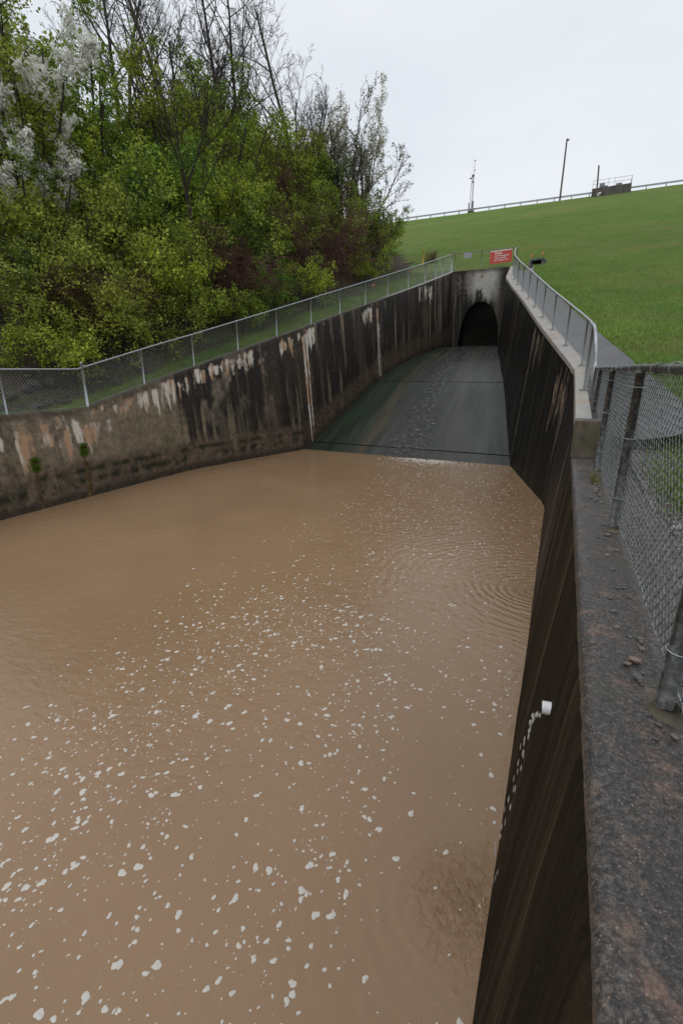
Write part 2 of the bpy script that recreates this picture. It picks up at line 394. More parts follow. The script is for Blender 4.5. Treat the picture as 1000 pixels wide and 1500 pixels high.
def leafmat(name, trans=.35):
    t = NT(name); c = t.attr()
    t.set(Base_Color=c, Roughness=.55, Specular_IOR_Level=.3)
    tr = t.n('ShaderNodeBsdfTranslucent'); t.put(tr.inputs[0], c)
    mx = t.n('ShaderNodeMixShader'); mx.inputs[0].default_value = trans
    t.t.links.new(t.b.outputs[0], mx.inputs[1]); t.t.links.new(tr.outputs[0], mx.inputs[2]); t.t.links.new(mx.outputs[0], t.out.inputs[0])
    return t.m
MAT['leaf'] = leafmat('spring_leaves'); MAT['blossom'] = leafmat('blossom_petals', .45)
MAT['bark'] = simple('dark_bark', (.045, .036, .030), .85, 0, .5, 14, .6, .2)
MAT['barkgrey'] = simple('grey_bark', (.10, .088, .076), .85, 0, .4, 14, .6, .2)
MAT['redtwig'] = simple('reddish_twigs', (.105, .050, .042), .85, 0, .45, 3, .3, .2)

# galvanised steel, and the dark mottled near posts
t = NT('galvanised_steel'); v = t.coord('Object'); n1 = t.noise(v, 25, 4, .6)
t.set(Base_Color=t.ramp(n1, [(.3, (.34, .36, .38)), (.7, (.52, .54, .56))]), Metallic=.75, Roughness=t.ramp(n1, [(.3, .34), (.7, .5)])); MAT['galv'] = t.m
t = NT('dull_grey_steel'); v = t.coord('Object'); n1 = t.noise(v, 25, 4, .6)
t.set(Base_Color=t.ramp(n1, [(.3, (.13, .14, .14)), (.7, (.24, .25, .25))]), Metallic=.4, Roughness=.5); MAT['dull'] = t.m
t = NT('mottled_wet_steel'); v = t.coord('Object'); n1 = t.noise(v, 26, 6, .7, .3); n2 = t.noise(v, 90, 4, .6)
c = t.ramp(n1, [(.40, (.034, .033, .030)), (.50, (.060, .060, .057)), (.60, (.135, .145, .145))]); c = t.mix(t.ramp(n2, [(.5, 0.0), (.7, .35)]), c, (.10, .075, .05))
t.set(Base_Color=c, Metallic=.25, Roughness=t.ramp(n1, [(.47, .3), (.53, .5)]), Normal=t.bump(n1, .3, .003)); MAT['mottled'] = t.m
t = NT('wet_fence_wire'); v = t.coord('Object'); n1 = t.noise(v, 40, 3, .6)
t.set(Base_Color=t.ramp(n1, [(.35, (.060, .062, .062)), (.65, (.24, .25, .25))]), Metallic=.5, Roughness=.35); MAT['wire'] = t.m
t = NT('far_fence_wire'); t.set(Base_Color=(.26, .27, .26), Metallic=.35, Roughness=.5); MAT['wirefar'] = t.m
MAT['white'] = simple('white_plastic', (.74, .75, .76), .35, 0, .1, 30, .1)
MAT['darkhole'] = simple('dark_interior', (.010, .010, .009), .8, 0, .3, 20, .2, .1)
MAT['tunnel'] = simple('shade_black_tunnel_concrete', (.014, .013, .011), .95, 0, .4, 6, .5, .0)  # darkness inside the tunnel is put into this near-black colour
MAT['red'] = simple('red_sign_paint', (.56, .055, .035), .4, 0, .08, 4, .02)
MAT['signwhite'] = simple('white_sign_paint', (.78, .76, .72), .45, 0, .05, 4, .02)
MAT['signback'] = simple('grey_sign_metal', (.30, .31, .33), .45, .3, .15, 12, .05)
MAT['yellow'] = simple('yellow_marker_paint', (.70, .40, .035), .5, 0, .1, 10, .05)
MAT['orange'] = simple('orange_flag_vinyl', (.80, .16, .04), .5, 0, .1, 10, .05)
MAT['wood'] = simple('weathered_pole_wood', (.11, .09, .075), .85, 0, .35, 9, .5, .2)
MAT['moss'] = simple('bright_moss', (.075, .13, .012), .9, 0, .5, 30, 1, .1)
MAT['slime'] = simple('rusty_slime', (.075, .045, .014), .5, 0, .7, 9, .9)
MAT['rock'] = simple('grey_rock', (.060, .052, .045), .8, 0, .6, 7, .8, .2)
t = NT('gravel_stone')
oi = t.n('ShaderNodeObjectInfo'); n1 = t.noise(t.coord('Object'), 30, 4)
c = t.ramp(t.math('ADD', t.math('MULTIPLY', n1, .3), t.math('MULTIPLY', oi.outputs['Random'], .7)), [(.1, (.085, .082, .078)), (.5, (.16, .15, .14)), (.9, (.24, .17, .125))])
t.set(Base_Color=c, Roughness=.5, Normal=t.bump(n1, .4, .004)); MAT['pebble'] = t.m
t = NT('gravel_bed'); t.set(Base_Color=t.attr(), Roughness=.55); MAT['gravel'] = t.m
t = NT('gravel_ground'); v = t.coord('Object'); n1 = t.noise(v, 45, 5, .7)
t.set(Base_Color=t.ramp(n1, [(.3, (.07, .065, .06)), (.6, (.17, .16, .15)), (.8, (.30, .285, .27))]), Roughness=.6, Normal=t.bump(n1, 1, .02)); MAT['gravelbase'] = t.m
t = NT('dam_crest_concrete'); v = t.coord('Object'); n1 = t.noise(t.coord('Object', (1, 1, .5)), 1.6, 5, .6)
t.set(Base_Color=t.ramp(n1, [(.3, (.045, .04, .036)), (.6, (.10, .09, .08)), (.8, (.15, .14, .125))]), Roughness=.7); MAT['crestconc'] = t.m

# ------------------------------------------------------------------ ground
def ground():
    ys = np.concatenate([[-300, -120, -60, -30, -15], np.arange(-8, 40, .6), np.arange(40, 100, 2.0), [100, 103, 106, 112, 125, 140, 260, 600]])
    nl, nr = 46, 46
    s = np.concatenate([[0, .4, .9, 1.06, 1.25, 1.7, 2.2, 2.6, 3.0], 3 + 27 * (np.linspace(0, 1, 28)[1:] ** 1.5), [45, 70, 110, 170, 280, 600, 800, 1000, 1200, 1400]])
    V = []; rows = []
    for y in ys:
        yy = min(y, 35.0)
        xl = L(yy) - .28; xr = T(yy) + .30
        row = []
        for q in s[::-1]: row.append((xl - q, y))
        mid = np.linspace(xl, xr, 8)[1:-1]
        for x in mid: row.append((x, y))
        for q in s: row.append((xr + q, y))
        rows.append(row)
    P = np.array(rows); ny, nx = P.shape[:2]
    X = P[..., 0]; Y = P[..., 1]
    Z = np.where(X > -6, Bp(Y, True), gz(X, Y))
    Z = np.where((Y < 35) & (Y > 8.7) & (X > -6), Z + .06, Z)
    Z = np.where((Y > 6.4) & (Y < 34.9) & (X > -6) & (X < T(np.minimum(Y, 35)) + 1.25), np.minimum(Z, ztR(Y) - .3), Z)
    Z = np.where((Y <= 6.4) & (X > -6) & (X < .8), -1.22, Z)
    Z = np.where(X < -6, gz(X, Y), Z) + .06 * (fbm(X * .35, Y * .35, 3) - .5) * (Y > 9)
    V = np.stack([X, Y, Z], -1).reshape(-1, 3)
    idx = np.arange(ny * nx).reshape(ny, nx)
    f = np.stack([idx[:-1, :-1], idx[:-1, 1:], idx[1:, 1:], idx[1:, :-1]], -1)
    k = len(s)
    keep = np.ones(f.shape[:2], bool)
    for j in range(ny - 1):
        if ys[j] < 34.9: keep[j, k - 1:k + 6] = False
    xm = X[:-1, :-1]; ym = Y[:-1, :-1]
    woods = (xm < xbank(ym) + .4)
    F = f[keep]; W = woods[keep]
    me = mesh('embankment', V, F, True)
    me.materials.append(MAT['grass']); me.materials.append(MAT['soil'])
    me.polygons.foreach_set('material_index', W.astype(np.int32))
    o = link('embankment', me); tag(o, kind='structure', label='grassy dam embankment rising behind the channel', cat='embankment')
    return o
ground()

# pool
def pool():
    V = [(-13.2, -60, WATER), (.6, -60, WATER), (.6, 19.35, WATER), (-13.2, 19.35, WATER)]
    o = link('water', mesh('water', V, [[0, 1, 2, 3]]), MAT['water'])
    tag(o, 'muddy brown pool filling the concrete channel', 'water', kind='structure')
    bedV = [(-13.2, -60, WATER - 1.5), (.6, -60, WATER - 1.5), (.6, 19.3, WATER - 1.5), (-13.2, 19.3, WATER - 1.5)]
    o = link('channel_bed', mesh('channel_bed', bedV, [[0, 1, 2, 3]]), MAT['chute']); tag(o, kind='structure')
pool()

# ------------------------------------------------------------------ stained walls
def runs(y, w, items, seed):
    """white and tan lime runs: items are (y0, half width, start depth, length, strength)"""
    m = np.zeros_like(y)
    for q, (y0, hw, d0, ln, st) in enumerate(items):
        wob = .05 * (fbm(w * 1.5, y * 0 + q, seed + q) - .5)
        wid = hw * (1 - .6 * np.clip((w - d0) / ln, 0, 1))
        g = np.exp(-((y - y0 + wob) / wid) ** 2)
        f = ss(d0 - .12, d0 + .05, w) * (1 - ss(d0 + ln * .55, d0 + ln, w + .4 * ln * (vn(y * 14, y * 0 + q, seed) - .5)))
        m = np.maximum(m, st * g * f)
    return m

def left_colour(y, w, z):
    st = fbm(y * 4.5, w * .25, 11, 5); st2 = fbm(y * 13, w * .45, 23, 4); bl = fbm(y * .9, w * .9, 31, 4); sp = fbm(y * 9, w * 9, 41, 4)
    dk = np.array([.026, .022, .018]); md = np.array([.190, .153, .105]); gr = np.array([.085, .083, .045]); br = np.array([.105, .078, .055])
    bias = np.interp(y, [4, 7, 9.5, 12.0, 13.5, 15, 18, 22, 36], [.04, .02, .26, .14, -.10, -.12, -.12, -.13, -.12])
    low = ss(.25, .9, w / (w + np.maximum(z - WATER, .01)))
    t_ = ss(.40, .62, st * .75 + st2 * .25 + bias + .12 * low * (y < 19))
    c = lerp(dk, md, t_)
    c = lerp(c, gr, np.clip(ss(.5, .7, bl) * .7 * (y < 19.7) * low, 0, 1))
    c = lerp(c, br * .55, np.clip(ss(.5, .65, fbm(y * 2.2, w * .15, 61)) * .6 * (y > 17), 0, 1))
    pale = ss(.50, .68, fbm(y * 1.7, w * 1.1, 97, 5)) * (1 - low) * (y < 17.5)
    c = lerp(c, np.array([.27, .22, .165]), pale * .55)
    # brown wash and algae bands close to the waterline
    hh = z - np.maximum(WATER, zch(y))
    nearw = 1 - ss(.85, 1.25, hh + .35 * (bl - .5))
    c = lerp(c, np.where((y > 19)[..., None], np.array([.085, .060, .042]), np.array([.125, .092, .066])) * (.7 + .6 * sp)[..., None], nearw * np.where(y > 19, .75, .85))
    for h0, hw in ((.80, .10), (.48, .15)):
        m = np.exp(-((hh - h0 + .05 * (fbm(y * 3, y * 0, 71) - .5)) / hw) ** 2) * ss(.36, .62, fbm(y * 3.4, w * 2.5, 77, 5)) * (y < 19.5)
        c = lerp(c, np.array([.018, .024, .011]), m * .95)
    c = lerp(c, np.array([.04, .034, .024]), (1 - ss(.10, .34, hh)) * .85)
    # lime runs
    r_ = np.random.default_rng(5)
    items = []
    def cluster(y0, y1, n, d0, d1, l0, l1, s0=.62, s1=1.):
        for _ in range(n): items.append((r_.uniform(y0, y1), r_.uniform(.05, .17), r_.uniform(d0, d1), r_.uniform(l0, l1), r_.uniform(s0, s1)))
    cluster(5.0, 17.0, 90, .08, .7, .15, .7, .3, .6); cluster(17, 34, 40, .05, .9, .2, 1.2, .1, .4); cluster(5.4, 7.1, 9, .35, .7, .3, .8); cluster(7.25, 7.9, 5, .45, .8, .7, 1.25); cluster(7.9, 9.6, 14, .35, .7, .35, 1.0)
    cluster(10.4, 11.0, 4, .2, .35, .25, .4); cluster(11.2, 13.2, 17, .12, .35, .3, .95); cluster(13.2, 15.0, 8, .08, .3, .3, .7)
    cluster(15.1, 16.6, 16, .1, .3, .25, .7, .5, .9); cluster(18.2, 20.3, 16, .12, .4, .3, 1.0, .6, 1.); cluster(24.0, 25.6, 14, .1, .5, .3, .9, .5, .9)
    cluster(29.8, 31.5, 12, .1, .7, .3, 1.0, .5, .9); cluster(9.6, 17, 10, .1, .4, .5, 1.6, .25, .5)
    items += [(19.62, .10, .4, 6.2, 1.), (19.8, .07, .3, 5.0, .9), (25.4, .07, .4, 4.6, .9), (25.55, .04, 1.2, 4.0, .6), (31.2, .06, .5, 4.6, .9), (12.6, .05, .2, 1.5, 1.), (12.1, .05, .25, 1.6, .9), (34.7, .06, .1, 3.5, .6)]
    m = runs(y, w, items, 3)
    tan = ss(.42, .62, fbm(y * 5, w * 1.3, 91))
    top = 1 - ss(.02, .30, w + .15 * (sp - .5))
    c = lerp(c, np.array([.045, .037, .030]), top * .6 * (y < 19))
    return np.clip(c * (.45 + 1.1 * sp)[..., None], .005, .85), np.stack([np.clip(m, 0, 1), tan], -1)

def right_colour(y, w, z):
    st = fbm(y * 4.5, w * .25, 111, 5); st2 = fbm(y * 13, w * .45, 123, 4); sp = fbm(y * 9, w * 9, 141, 4)
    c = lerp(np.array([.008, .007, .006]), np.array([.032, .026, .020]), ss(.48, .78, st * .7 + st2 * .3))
    r_ = np.random.default_rng(9); items = []
    for _ in range(22): items.append((r_.uniform(13.6, 15.3), r_.uniform(.03, .08), r_.uniform(.2, .9), r_.uniform(.5, 2.4), r_.uniform(.4, .9)))
    for _ in range(10): items.append((r_.uniform(17.4, 19.6), r_.uniform(.04, .09), r_.uniform(.05, .5), r_.uniform(.6, 2.2), r_.uniform(.4, .8)))
    for _ in range(7): items.append((r_.uniform(10, 34), r_.uniform(.03, .07), r_.uniform(.05, .5), r_.uniform(.5, 1.2), r_.uniform(.2, .5)))
    items += [(8.1, .06, .5, 3.4, .9), (8.25, .04, .9, 2.6, .6), (19.3, .08, .3, 6.5, .75), (24.6, .09, .2, 6, .55), (25.4, .06, .2, 5, .6), (30.4, .05, .2, 4.5, .45)]
    m = runs(y, w, items, 13)
    tan = ss(.35, .6, fbm(y * 5, w * 1.3, 191))
    return np.clip(c * (.7 + .6 * sp)[..., None], .004, .8), np.stack([np.clip(m, 0, 1), tan], -1)

def portal_colour(x, w, z):
    st = fbm(x * 5, w * .3, 211, 5); sp = fbm(x * 10, w * 10, 241, 4); bl = fbm(x * 2.2, w * 1.1, 251, 4)
    c = lerp(np.array([.016, .014, .011]), np.array([.115, .10, .08]), ss(.42, .68, st))
    cen = np.exp(-((x + 5.7) / .85) ** 2) * (1 - ss(1.2, 2.4, w))
    c = lerp(c, np.array([.42, .40, .36]), np.clip(ss(.46, .62, bl * .6 + st * .4 + .16 * cen) * cen * 1.5, 0, 1))
    c = lerp(c, np.array([.40, .26, .16]), np.exp(-((x + 6.0) / .07) ** 2) * (1 - ss(.3, .9, w)) * .9)
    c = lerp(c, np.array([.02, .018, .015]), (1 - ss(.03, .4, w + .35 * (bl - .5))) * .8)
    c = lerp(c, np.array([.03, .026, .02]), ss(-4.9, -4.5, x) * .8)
    return np.clip(c * (.7 + .6 * sp)[..., None], .004, .8)

def wall_panel(parent, y0, y1, top, zt, colf, side, step=.045, mat='wall', zb=None, thick=.30):
    """one pour of the wall between two joints; side -1 = left wall (face looks to +x), +1 = right wall"""
    n = max(3, int((y1 - y0) / step) + 1); ys = np.linspace(y0, y1, n)
    nw = max(10, int(5.4 / step)) if mat != 'nearwall' else 40
    zT = zt(ys)
    zb_ = np.maximum(zch(ys) - .5, WATER - 1.2) if zb is None else np.full(n, zb)
    f = np.linspace(0, 1, nw)
    Y = np.repeat(ys[:, None], nw, 1)
    ZT = np.repeat(zT[:, None], nw, 1)
    Z = zT[:, None] + (zb_ - zT)[:, None] * f[None, :]
    W = ZT - Z
    Wr = W if side < 0 else np.interp(Y, [-60, 6.65, 13.7, 35], [-1.1, -1.1, -.0, 6.35]) - Z if y1 < 13.8 else W
    X = top(Y) - side * batter(Y) * Wr
    X += side * .012 * (fbm(Y * 1.5, W * 1.5, 301) - .5)
    X[0] += side * .022; X[-1] += side * .022
    # rounded arris
    X[:, 0] += side * .02
    V = np.stack([X, Y, Z], -1).reshape(-1, 3); F = [grid_faces(n, nw, 0, side > 0)]
    col, lime = colf(Y, W, Z); col = col.reshape(-1, 3); lime = lime.reshape(-1, 2); uv = np.stack([Y, Z], -1).reshape(-1, 2)
    # top strip
    tw = np.array([.02, .12, thick]); m = len(tw)
    Yt = np.repeat(ys[:, None], m, 1); Xt = top(Yt) + side * tw[None, :]; Zt = np.repeat(zT[:, None], m, 1) + np.array([0, .003, 0])[None, :]
    off = len(V); V = np.concatenate([V, np.stack([Xt, Yt, Zt], -1).reshape(-1, 3)])
    F.append(grid_faces(n, m, off, side < 0))
    ct = np.array([.11, .095, .075]) if side < 0 else np.array([.05, .045, .04])
    cc = ct * (.5 + fbm(Yt * 3, Xt * 3, 311))[..., None]
    if side < 0:
        cc = lerp(cc, np.array([.34, .33, .31]), ss(25, 28, Yt) * .9)
    col = np.concatenate([col, cc.reshape(-1, 3)]); uv = np.concatenate([uv, np.stack([Yt, Xt], -1).reshape(-1, 2)])
    # back face and ends
    Xb = top(ys) + side * thick; off = len(V)
    bk = np.concatenate([np.stack([Xb, ys, zT], -1), np.stack([Xb + side * .2, ys, zb_], -1)])
    V = np.concatenate([V, bk]); i = np.arange(n - 1) + off
    q = np.stack([i, i + 1, i + 1 + n, i + n], 1); F.append(q)
    for e in (0, n - 1):
        F.append(np.array([[e * nw, e * nw + nw - 1, off + n + e, off + e]]))
    col = np.concatenate([col, np.full((2 * n, 3), .06)]); uv = np.concatenate([uv, np.zeros((2 * n, 2))])
    lime = np.concatenate([lime, np.zeros((len(V) - len(lime), 2))])
    o = link('wall_panel', mesh('wall_panel', V, F, True, col, uv, lime), MAT[mat], parent)
    return o

lw = empty('retaining_wall', (-12.7, 10, WATER), 'stained concrete wall with white lime runs on the far left side of the pool', 'wall')
js = [-3.4, 2.3, 8.1, 13.75, 19.7, 25.5, 31.25, 35.02]
for a, b in zip(js[:-1], js[1:]): wall_panel(lw, a, b, L, ztL, left_colour, -1)
rw = empty('retaining_wall', (.2, 10, WATER), 'dark wet concrete wall dropping from the foreground coping along the right of the pool', 'wall')
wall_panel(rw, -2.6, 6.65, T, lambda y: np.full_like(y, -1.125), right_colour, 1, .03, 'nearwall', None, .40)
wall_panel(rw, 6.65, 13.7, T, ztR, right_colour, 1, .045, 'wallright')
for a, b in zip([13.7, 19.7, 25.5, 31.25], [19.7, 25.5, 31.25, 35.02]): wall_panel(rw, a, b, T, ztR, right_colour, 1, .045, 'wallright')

# foreground coping slab with a worn, rounded edge
def near_coping():
    ys = np.arange(-1.2, 6.651, .013); ys[-1] = 6.65
    pr = [(-.004, -.05), (-.004, -.034), (-.002, -.020), (.003, -.009), (.012, -.001), (.03, .004)] + [(x, .006) for x in np.arange(.045, .58, .013)] + [(.58, .0), (.585, -.15)]
    pr = np.array(pr); n, m = len(ys), len(pr)
    Y = np.repeat(ys[:, None], m, 1); X = .20 + np.repeat(pr[None, :, 0], n, 0); Z = -1.1 + np.repeat(pr[None, :, 1], n, 0)
    d1 = fbm(X * 22, Y * 22, 401, 4) - .5; d2 = fbm(X * 5, Y * 5, 402, 3) - .5; d3 = vn(X * 70, Y * 70, 404) - .5
    edge = np.exp(-((X - .21) / .03) ** 2)
    Z += .004 * d1 + .008 * d2 + .002 * d3 - edge * .006 * ss(.1, .35, np.abs(fbm(Y * 9, Y * 0, 403) - .5) * 2)
    X += edge * (.010 * (fbm(Y * 12, Z * 30, 405) - .5) + .006 * d1)
    V = np.stack([X, Y, Z], -1).reshape(-1, 3)
    link('coping_slab', mesh('coping_slab', V, grid_faces(n, m, 0, True), True), MAT['aggregate'], rw)
near_coping()

# pale coping along the rising wall, cut into slabs, and the end block at the step
def far_coping(y0, y1):
    ys = np.arange(y0 + .006, y1 - .005, .15); ys = np.append(ys, y1 - .006)
    pr = np.array([(-.03, -.12), (-.03, -.012), (-.018, .015), (.0, .02), (.36, .02), (.37, .01), (.37, -.15)])
    n, m = len(ys), len(pr); wd = np.interp(ys, [11, 14.5], [.52, 1])[:, None]
    fl = np.interp(ys, [26, 30, 35], [0, .10, .0])[:, None]
    Y = np.repeat(ys[:, None], m, 1); X = T(Y) + pr[None, :, 0] * wd - fl * (pr[None, :, 0] < .1); Z = ztR(Y) + pr[None, :, 1]
    V = np.stack([X, Y, Z], -1).reshape(-1, 3)
    caps = [np.array([list(range(m))]), np.array([list(range((n - 1) * m, n * m))[::-1]])]
    link('coping_slab', mesh('coping_slab', V, [grid_faces(n, m, 0, True)] + caps, False), MAT['pale'], rw)
for a, b in zip([7.02, 10.3, 13.7, 16.7, 19.7, 22.6, 25.5, 28.4, 31.25], [10.3, 13.7, 16.7, 19.7, 22.6, 25.5, 28.4, 31.25, 34.98]): far_coping(a, b)
bm = bmesh.new(); bmesh.ops.create_cube(bm, size=1); bmesh.ops.scale(bm, vec=(.31, .40, .475), verts=bm.verts)
bmesh.ops.bevel(bm, geom=bm.edges[:], offset=.015, segments=2, affect='EDGES')
me = bpy.data.meshes.new('end_block'); bm.to_mesh(me); bm.free()
o = link('end_block', me, MAT['block'], rw, Vector((.340, 6.80, -.87)) - rw.location)
for p in me.polygons: p.use_smooth = False

# ------------------------------------------------------------------ portal wall, tunnel, chute
CX, HW, Z0, Z1 = -5.86, 1.36, 1.42, 4.32
def arch(n=40, grow=0.0):
    a = np.linspace(0, np.pi, n)
    x = CX + (HW + grow) * np.sign(np.cos(a)) * np.abs(np.cos(a)) ** .92
    z = Z0 - .3 + (Z1 - Z0 + .3 + grow) * np.sin(a) ** .80
    return np.stack([x, z], 1)
def portal():
    p = empty('portal_wall', (CX, 35, Z0), 'streaked concrete headwall with the dark arched tunnel mouth', 'wall')
    A = arch(60)
    n = len(A)
    # rays from the arch out to the wall's outline
    x0, x1, zt = -8.15, -3.95, 6.33
    O = []
    for x, z in A:
        d = np.array([x - CX, z - 2.0]); d /= np.linalg.norm(d)
        ts = []
        if d[0] > 1e-6: ts.append((x1 - CX) / d[0])
        if d[0] < -1e-6: ts.append((x0 - CX) / d[0])
        if d[1] > 1e-6: ts.append((zt - 2.0) / d[1])
        if d[1] < -1e-6: ts.append((.6 - 2.0) / d[1])
        O.append(np.array([CX, 2.0]) + d * min(ts))
    O = np.array(O); m = 60; f = np.linspace(0, 1, m)
    G = A[:, None, :] + (O - A)[:, None, :] * f[None, :, None]
    # snap corners of the outline
    X = G[..., 0]; Z = G[..., 1]; Y = np.full_like(X, 34.98) + .01 * (fbm(X * 2, Z * 2, 500) - .5)
    Y[:, 0] += .03
    V = np.stack([X, Y, Z], -1).reshape(-1, 3)
    col = portal_colour(X, zt - Z, Z).reshape(-1, 3); uv = np.stack([X, Z], -1).reshape(-1, 2)
    link('headwall', mesh('headwall', V, grid_faces(n, m, 0, True), True, col, uv), MAT['wall'], p)
    a = Acc(); a.box((-6.03, 35.25, 6.27), (4.3, .53, .13)); a.build('top_beam', MAT['crestconc'], p)
    # tunnel barrel, open at the mouth, closed far inside
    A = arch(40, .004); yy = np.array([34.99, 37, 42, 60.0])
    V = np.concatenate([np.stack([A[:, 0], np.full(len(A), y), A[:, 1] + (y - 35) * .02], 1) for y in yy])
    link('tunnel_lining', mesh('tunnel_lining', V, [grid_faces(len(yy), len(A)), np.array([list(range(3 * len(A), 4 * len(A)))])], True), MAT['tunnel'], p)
portal()

def chute_colour(s, y):
    """s: 0 left edge .. 1 right edge of the floor"""
    n1 = fbm(s * 9, y * .3, 601, 4); n2 = fbm(s * 26, y * .5, 603, 4)
    c = lerp(np.array([.046, .050, .044]), np.array([.080, .083, .076]), ss(.3, .7, n1))
    c = lerp(c, np.array([.026, .046, .026]), (1 - ss(.10, .38, s + .1 * (n1 - .5))) * .85)
    c = lerp(c, np.array([.150, .105, .058]), np.exp(-((s - .27 - .04 * np.sin(y * .4)) / .035) ** 2) * ss(.35, .6, n2) * .55)
    c = lerp(c, np.array([.110, .108, .092]), np.exp(-((s - .72) / .05) ** 2) * .5)
    c = lerp(c, np.array([.085, .089, .094]), ss(.72, .92, s) * .6)
    c = lerp(c, np.array([.035, .032, .024]), (1 - ss(.0, .06, s)) * .9)
    return np.clip(np.array([.60, .61, .55]) * c * (.6 + .8 * n2)[..., None], .005, .5)
def floor_edges(y):
    yy = np.minimum(y, 35)
    z = zch(y)
    xl = L(yy) + batter(yy) * (ztL(yy) - z) - .05; xr = T(yy) - batter(yy) * (ztR(yy) - z) + .05
    return xl, xr
def chute():
    p = empty('spillway_chute', (CX, 19, WATER), 'wet greenish concrete chute sloping from the tunnel mouth down to the pool', 'chute')
    for y0, y1, dz in ((18.0, 19.605, -.015), (19.645, 24.98, 0), (25.02, 36.5, .006)):
        ny = int((y1 - y0) / .09) + 2; ns = 90
        ys = np.linspace(y0, y1, ny); s = np.linspace(0, 1, ns)
        xl, xr = floor_edges(ys)
        S, Y = np.meshgrid(s, ys); X = xl[:, None] + (xr - xl)[:, None] * S
        Z = zch(Y) + dz + .012 * (fbm(X * 1.3, Y * 1.3, 620) - .5)
        V = np.stack([X, Y, Z], -1).reshape(-1, 3)
        me = mesh('floor_slab', V, grid_faces(ny, ns, 0, True), True, chute_colour(S, Y).reshape(-1, 3), np.stack([X, Y], -1).reshape(-1, 2))
        link('floor_slab', me, MAT['chute'], p)
        # a dark recess under each joint
    a = Acc()
    for y in (19.625, 25.0):
        xl, xr = floor_edges(np.array([y])); a = Acc(); a.box(((xl[0] + xr[0]) / 2, y + .03, zch(y) - .062), (xr[0] - xl[0], .34, .10), (math.atan((zch(y + .3) - zch(y - .3)) / .6), 0, 0)); a.build('joint_seal', MAT['darkhole'], p)
    # the run of water down the middle
    ys = np.linspace(19.0, 34.8, 180); s = np.linspace(0, 1, 60)
    wob = .03 * (fbm(ys * .6, ys * 0, 640) - .5)
    lo = np.interp(ys, [19, 26, 35], [.37, .40, .34]) + wob; hi = np.interp(ys, [19, 26, 35], [.66, .64, .66]) + wob
    xl, xr = floor_edges(ys)
    S = lo[:, None] + (hi - lo)[:, None] * s[None, :]
    Y = np.repeat(ys[:, None], 60, 1); X = xl[:, None] + (xr - xl)[:, None] * S
    edge = np.sin(np.pi * s)[None, :] ** .5
    Z = zch(Y) + .012 + .006 * edge + edge * .022 * (fbm(X * 4, Y * 5, 650, 4) - .35)
    w = link('running_water', mesh('running_water', np.stack([X, Y, Z], -1).reshape(-1, 3), grid_faces(180, 60, 0, True), True, np.repeat((np.sin(np.pi * s)[None, :] ** .8 + np.zeros((180, 1))).reshape(-1, 1), 3, 1), np.stack([X, Y], -1).reshape(-1, 2)), MAT['film'])
    tag(w, 'thin rippling sheet of water running down the middle of the chute', 'water', kind='stuff')
chute()

# ------------------------------------------------------------------ gutter behind the right coping
def gutter():
    p = empty('drainage_gutter', (1, 14, 0), kind='structure'); tag(p, 'grey paved gutter between the pale coping and the grass')
    ed = list(np.arange(6.7, 35.5, 1.8))
    for a, b in zip(ed[:-1], ed[1:]):
        ys = np.linspace(a + .006, b - .006, 8); q = np.array([.372, .5, .75, 1.05, 1.38]); dz = np.array([-.06, -.10, -.13, -.07, .075])
        Y = np.repeat(ys[:, None], 5, 1); X = T(Y) + q[None, :] - np.interp(Y, [11, 14.5], [.17, 0]) * (q[None, :] < .5); Z = ztR(Y) + dz[None, :]
        Z[:, 4] = np.maximum(Z[:, 4], Bp(ys, True) + .045); Z[0] -= .012; Z[-1] -= .012
        link('gutter_slab', mesh('gutter_slab', np.stack([X, Y, Z], -1).reshape(-1, 3), grid_faces(8, 5, 0, True), True), MAT['gutter'], p)
gutter()

# ------------------------------------------------------------------ fences
def chain_link(parent, path, h0, h1, p, r, near, mat, sides=3):
    """woven wire between two heights above a base path (n,3)"""
    path = np.asarray(path, float)
    seg = np.linalg.norm(np.diff(path[:, :2], axis=0), axis=1); S = np.concatenate([[0], np.cumsum(seg)])
    N = int(S[-1] / p); K = int(round((h1 - h0) / p)); sub = 4 if near else 1
    k = np.arange(K * sub + 1) / sub
    i = np.arange(N)
    ph = (i[:, None] + k[None, :]) % 2.0
    tri = 1 - np.abs(1 - ph)
    if near: tri = .35 * (.5 - .5 * np.cos(np.pi * tri)) + .65 * tri
    s = (i[:, None] + tri) * p
    z = np.repeat((h0 + k * p)[None, :], N, 0)
    base = np.stack([np.interp(s, S, path[:, q]) for q in range(3)], -1)
    tg = np.gradient(np.stack([np.interp(np.linspace(0, S[-1], 200), S, path[:, q]) for q in range(2)], -1), axis=0)
    tg /= np.linalg.norm(tg, axis=1)[:, None]
    tx = np.interp(s, np.linspace(0, S[-1], 200), tg[:, 0]); ty = np.interp(s, np.linspace(0, S[-1], 200), tg[:, 1])
    A = np.stack([tx, ty, np.zeros_like(tx)], -1); Nn = np.stack([-ty, tx, np.zeros_like(tx)], -1)
    dep = r * 1.4 * np.sin(np.pi * ph)
    if near: base = base + Nn * (.006 * (vn(s * 3, z * 3, 9) - .5))[..., None]
    P = base + Nn * dep[..., None]; P[..., 2] += z
    a = np.arange(sides) * 2 * np.pi / sides
    V = P[:, :, None, :] + r * (np.cos(a)[None, None, :, None] * A[:, :, None, :] + np.sin(a)[None, None, :, None] * Nn[:, :, None, :])
    n, m = P.shape[:2]
    idx = np.arange(n * m * sides).reshape(n, m, sides)
    a0 = idx[:, :-1, :]; a1 = idx[:, 1:, :]
    F = np.stack([a0, np.roll(a0, -1, 2), np.roll(a1, -1, 2), a1], -1).reshape(-1, 4)
    o = link('chain_link_mesh', mesh('chain_link_mesh', V.reshape(-1, 3), F, near), MAT[mat], parent)
    o['kind'] = 'stuff'
    return o

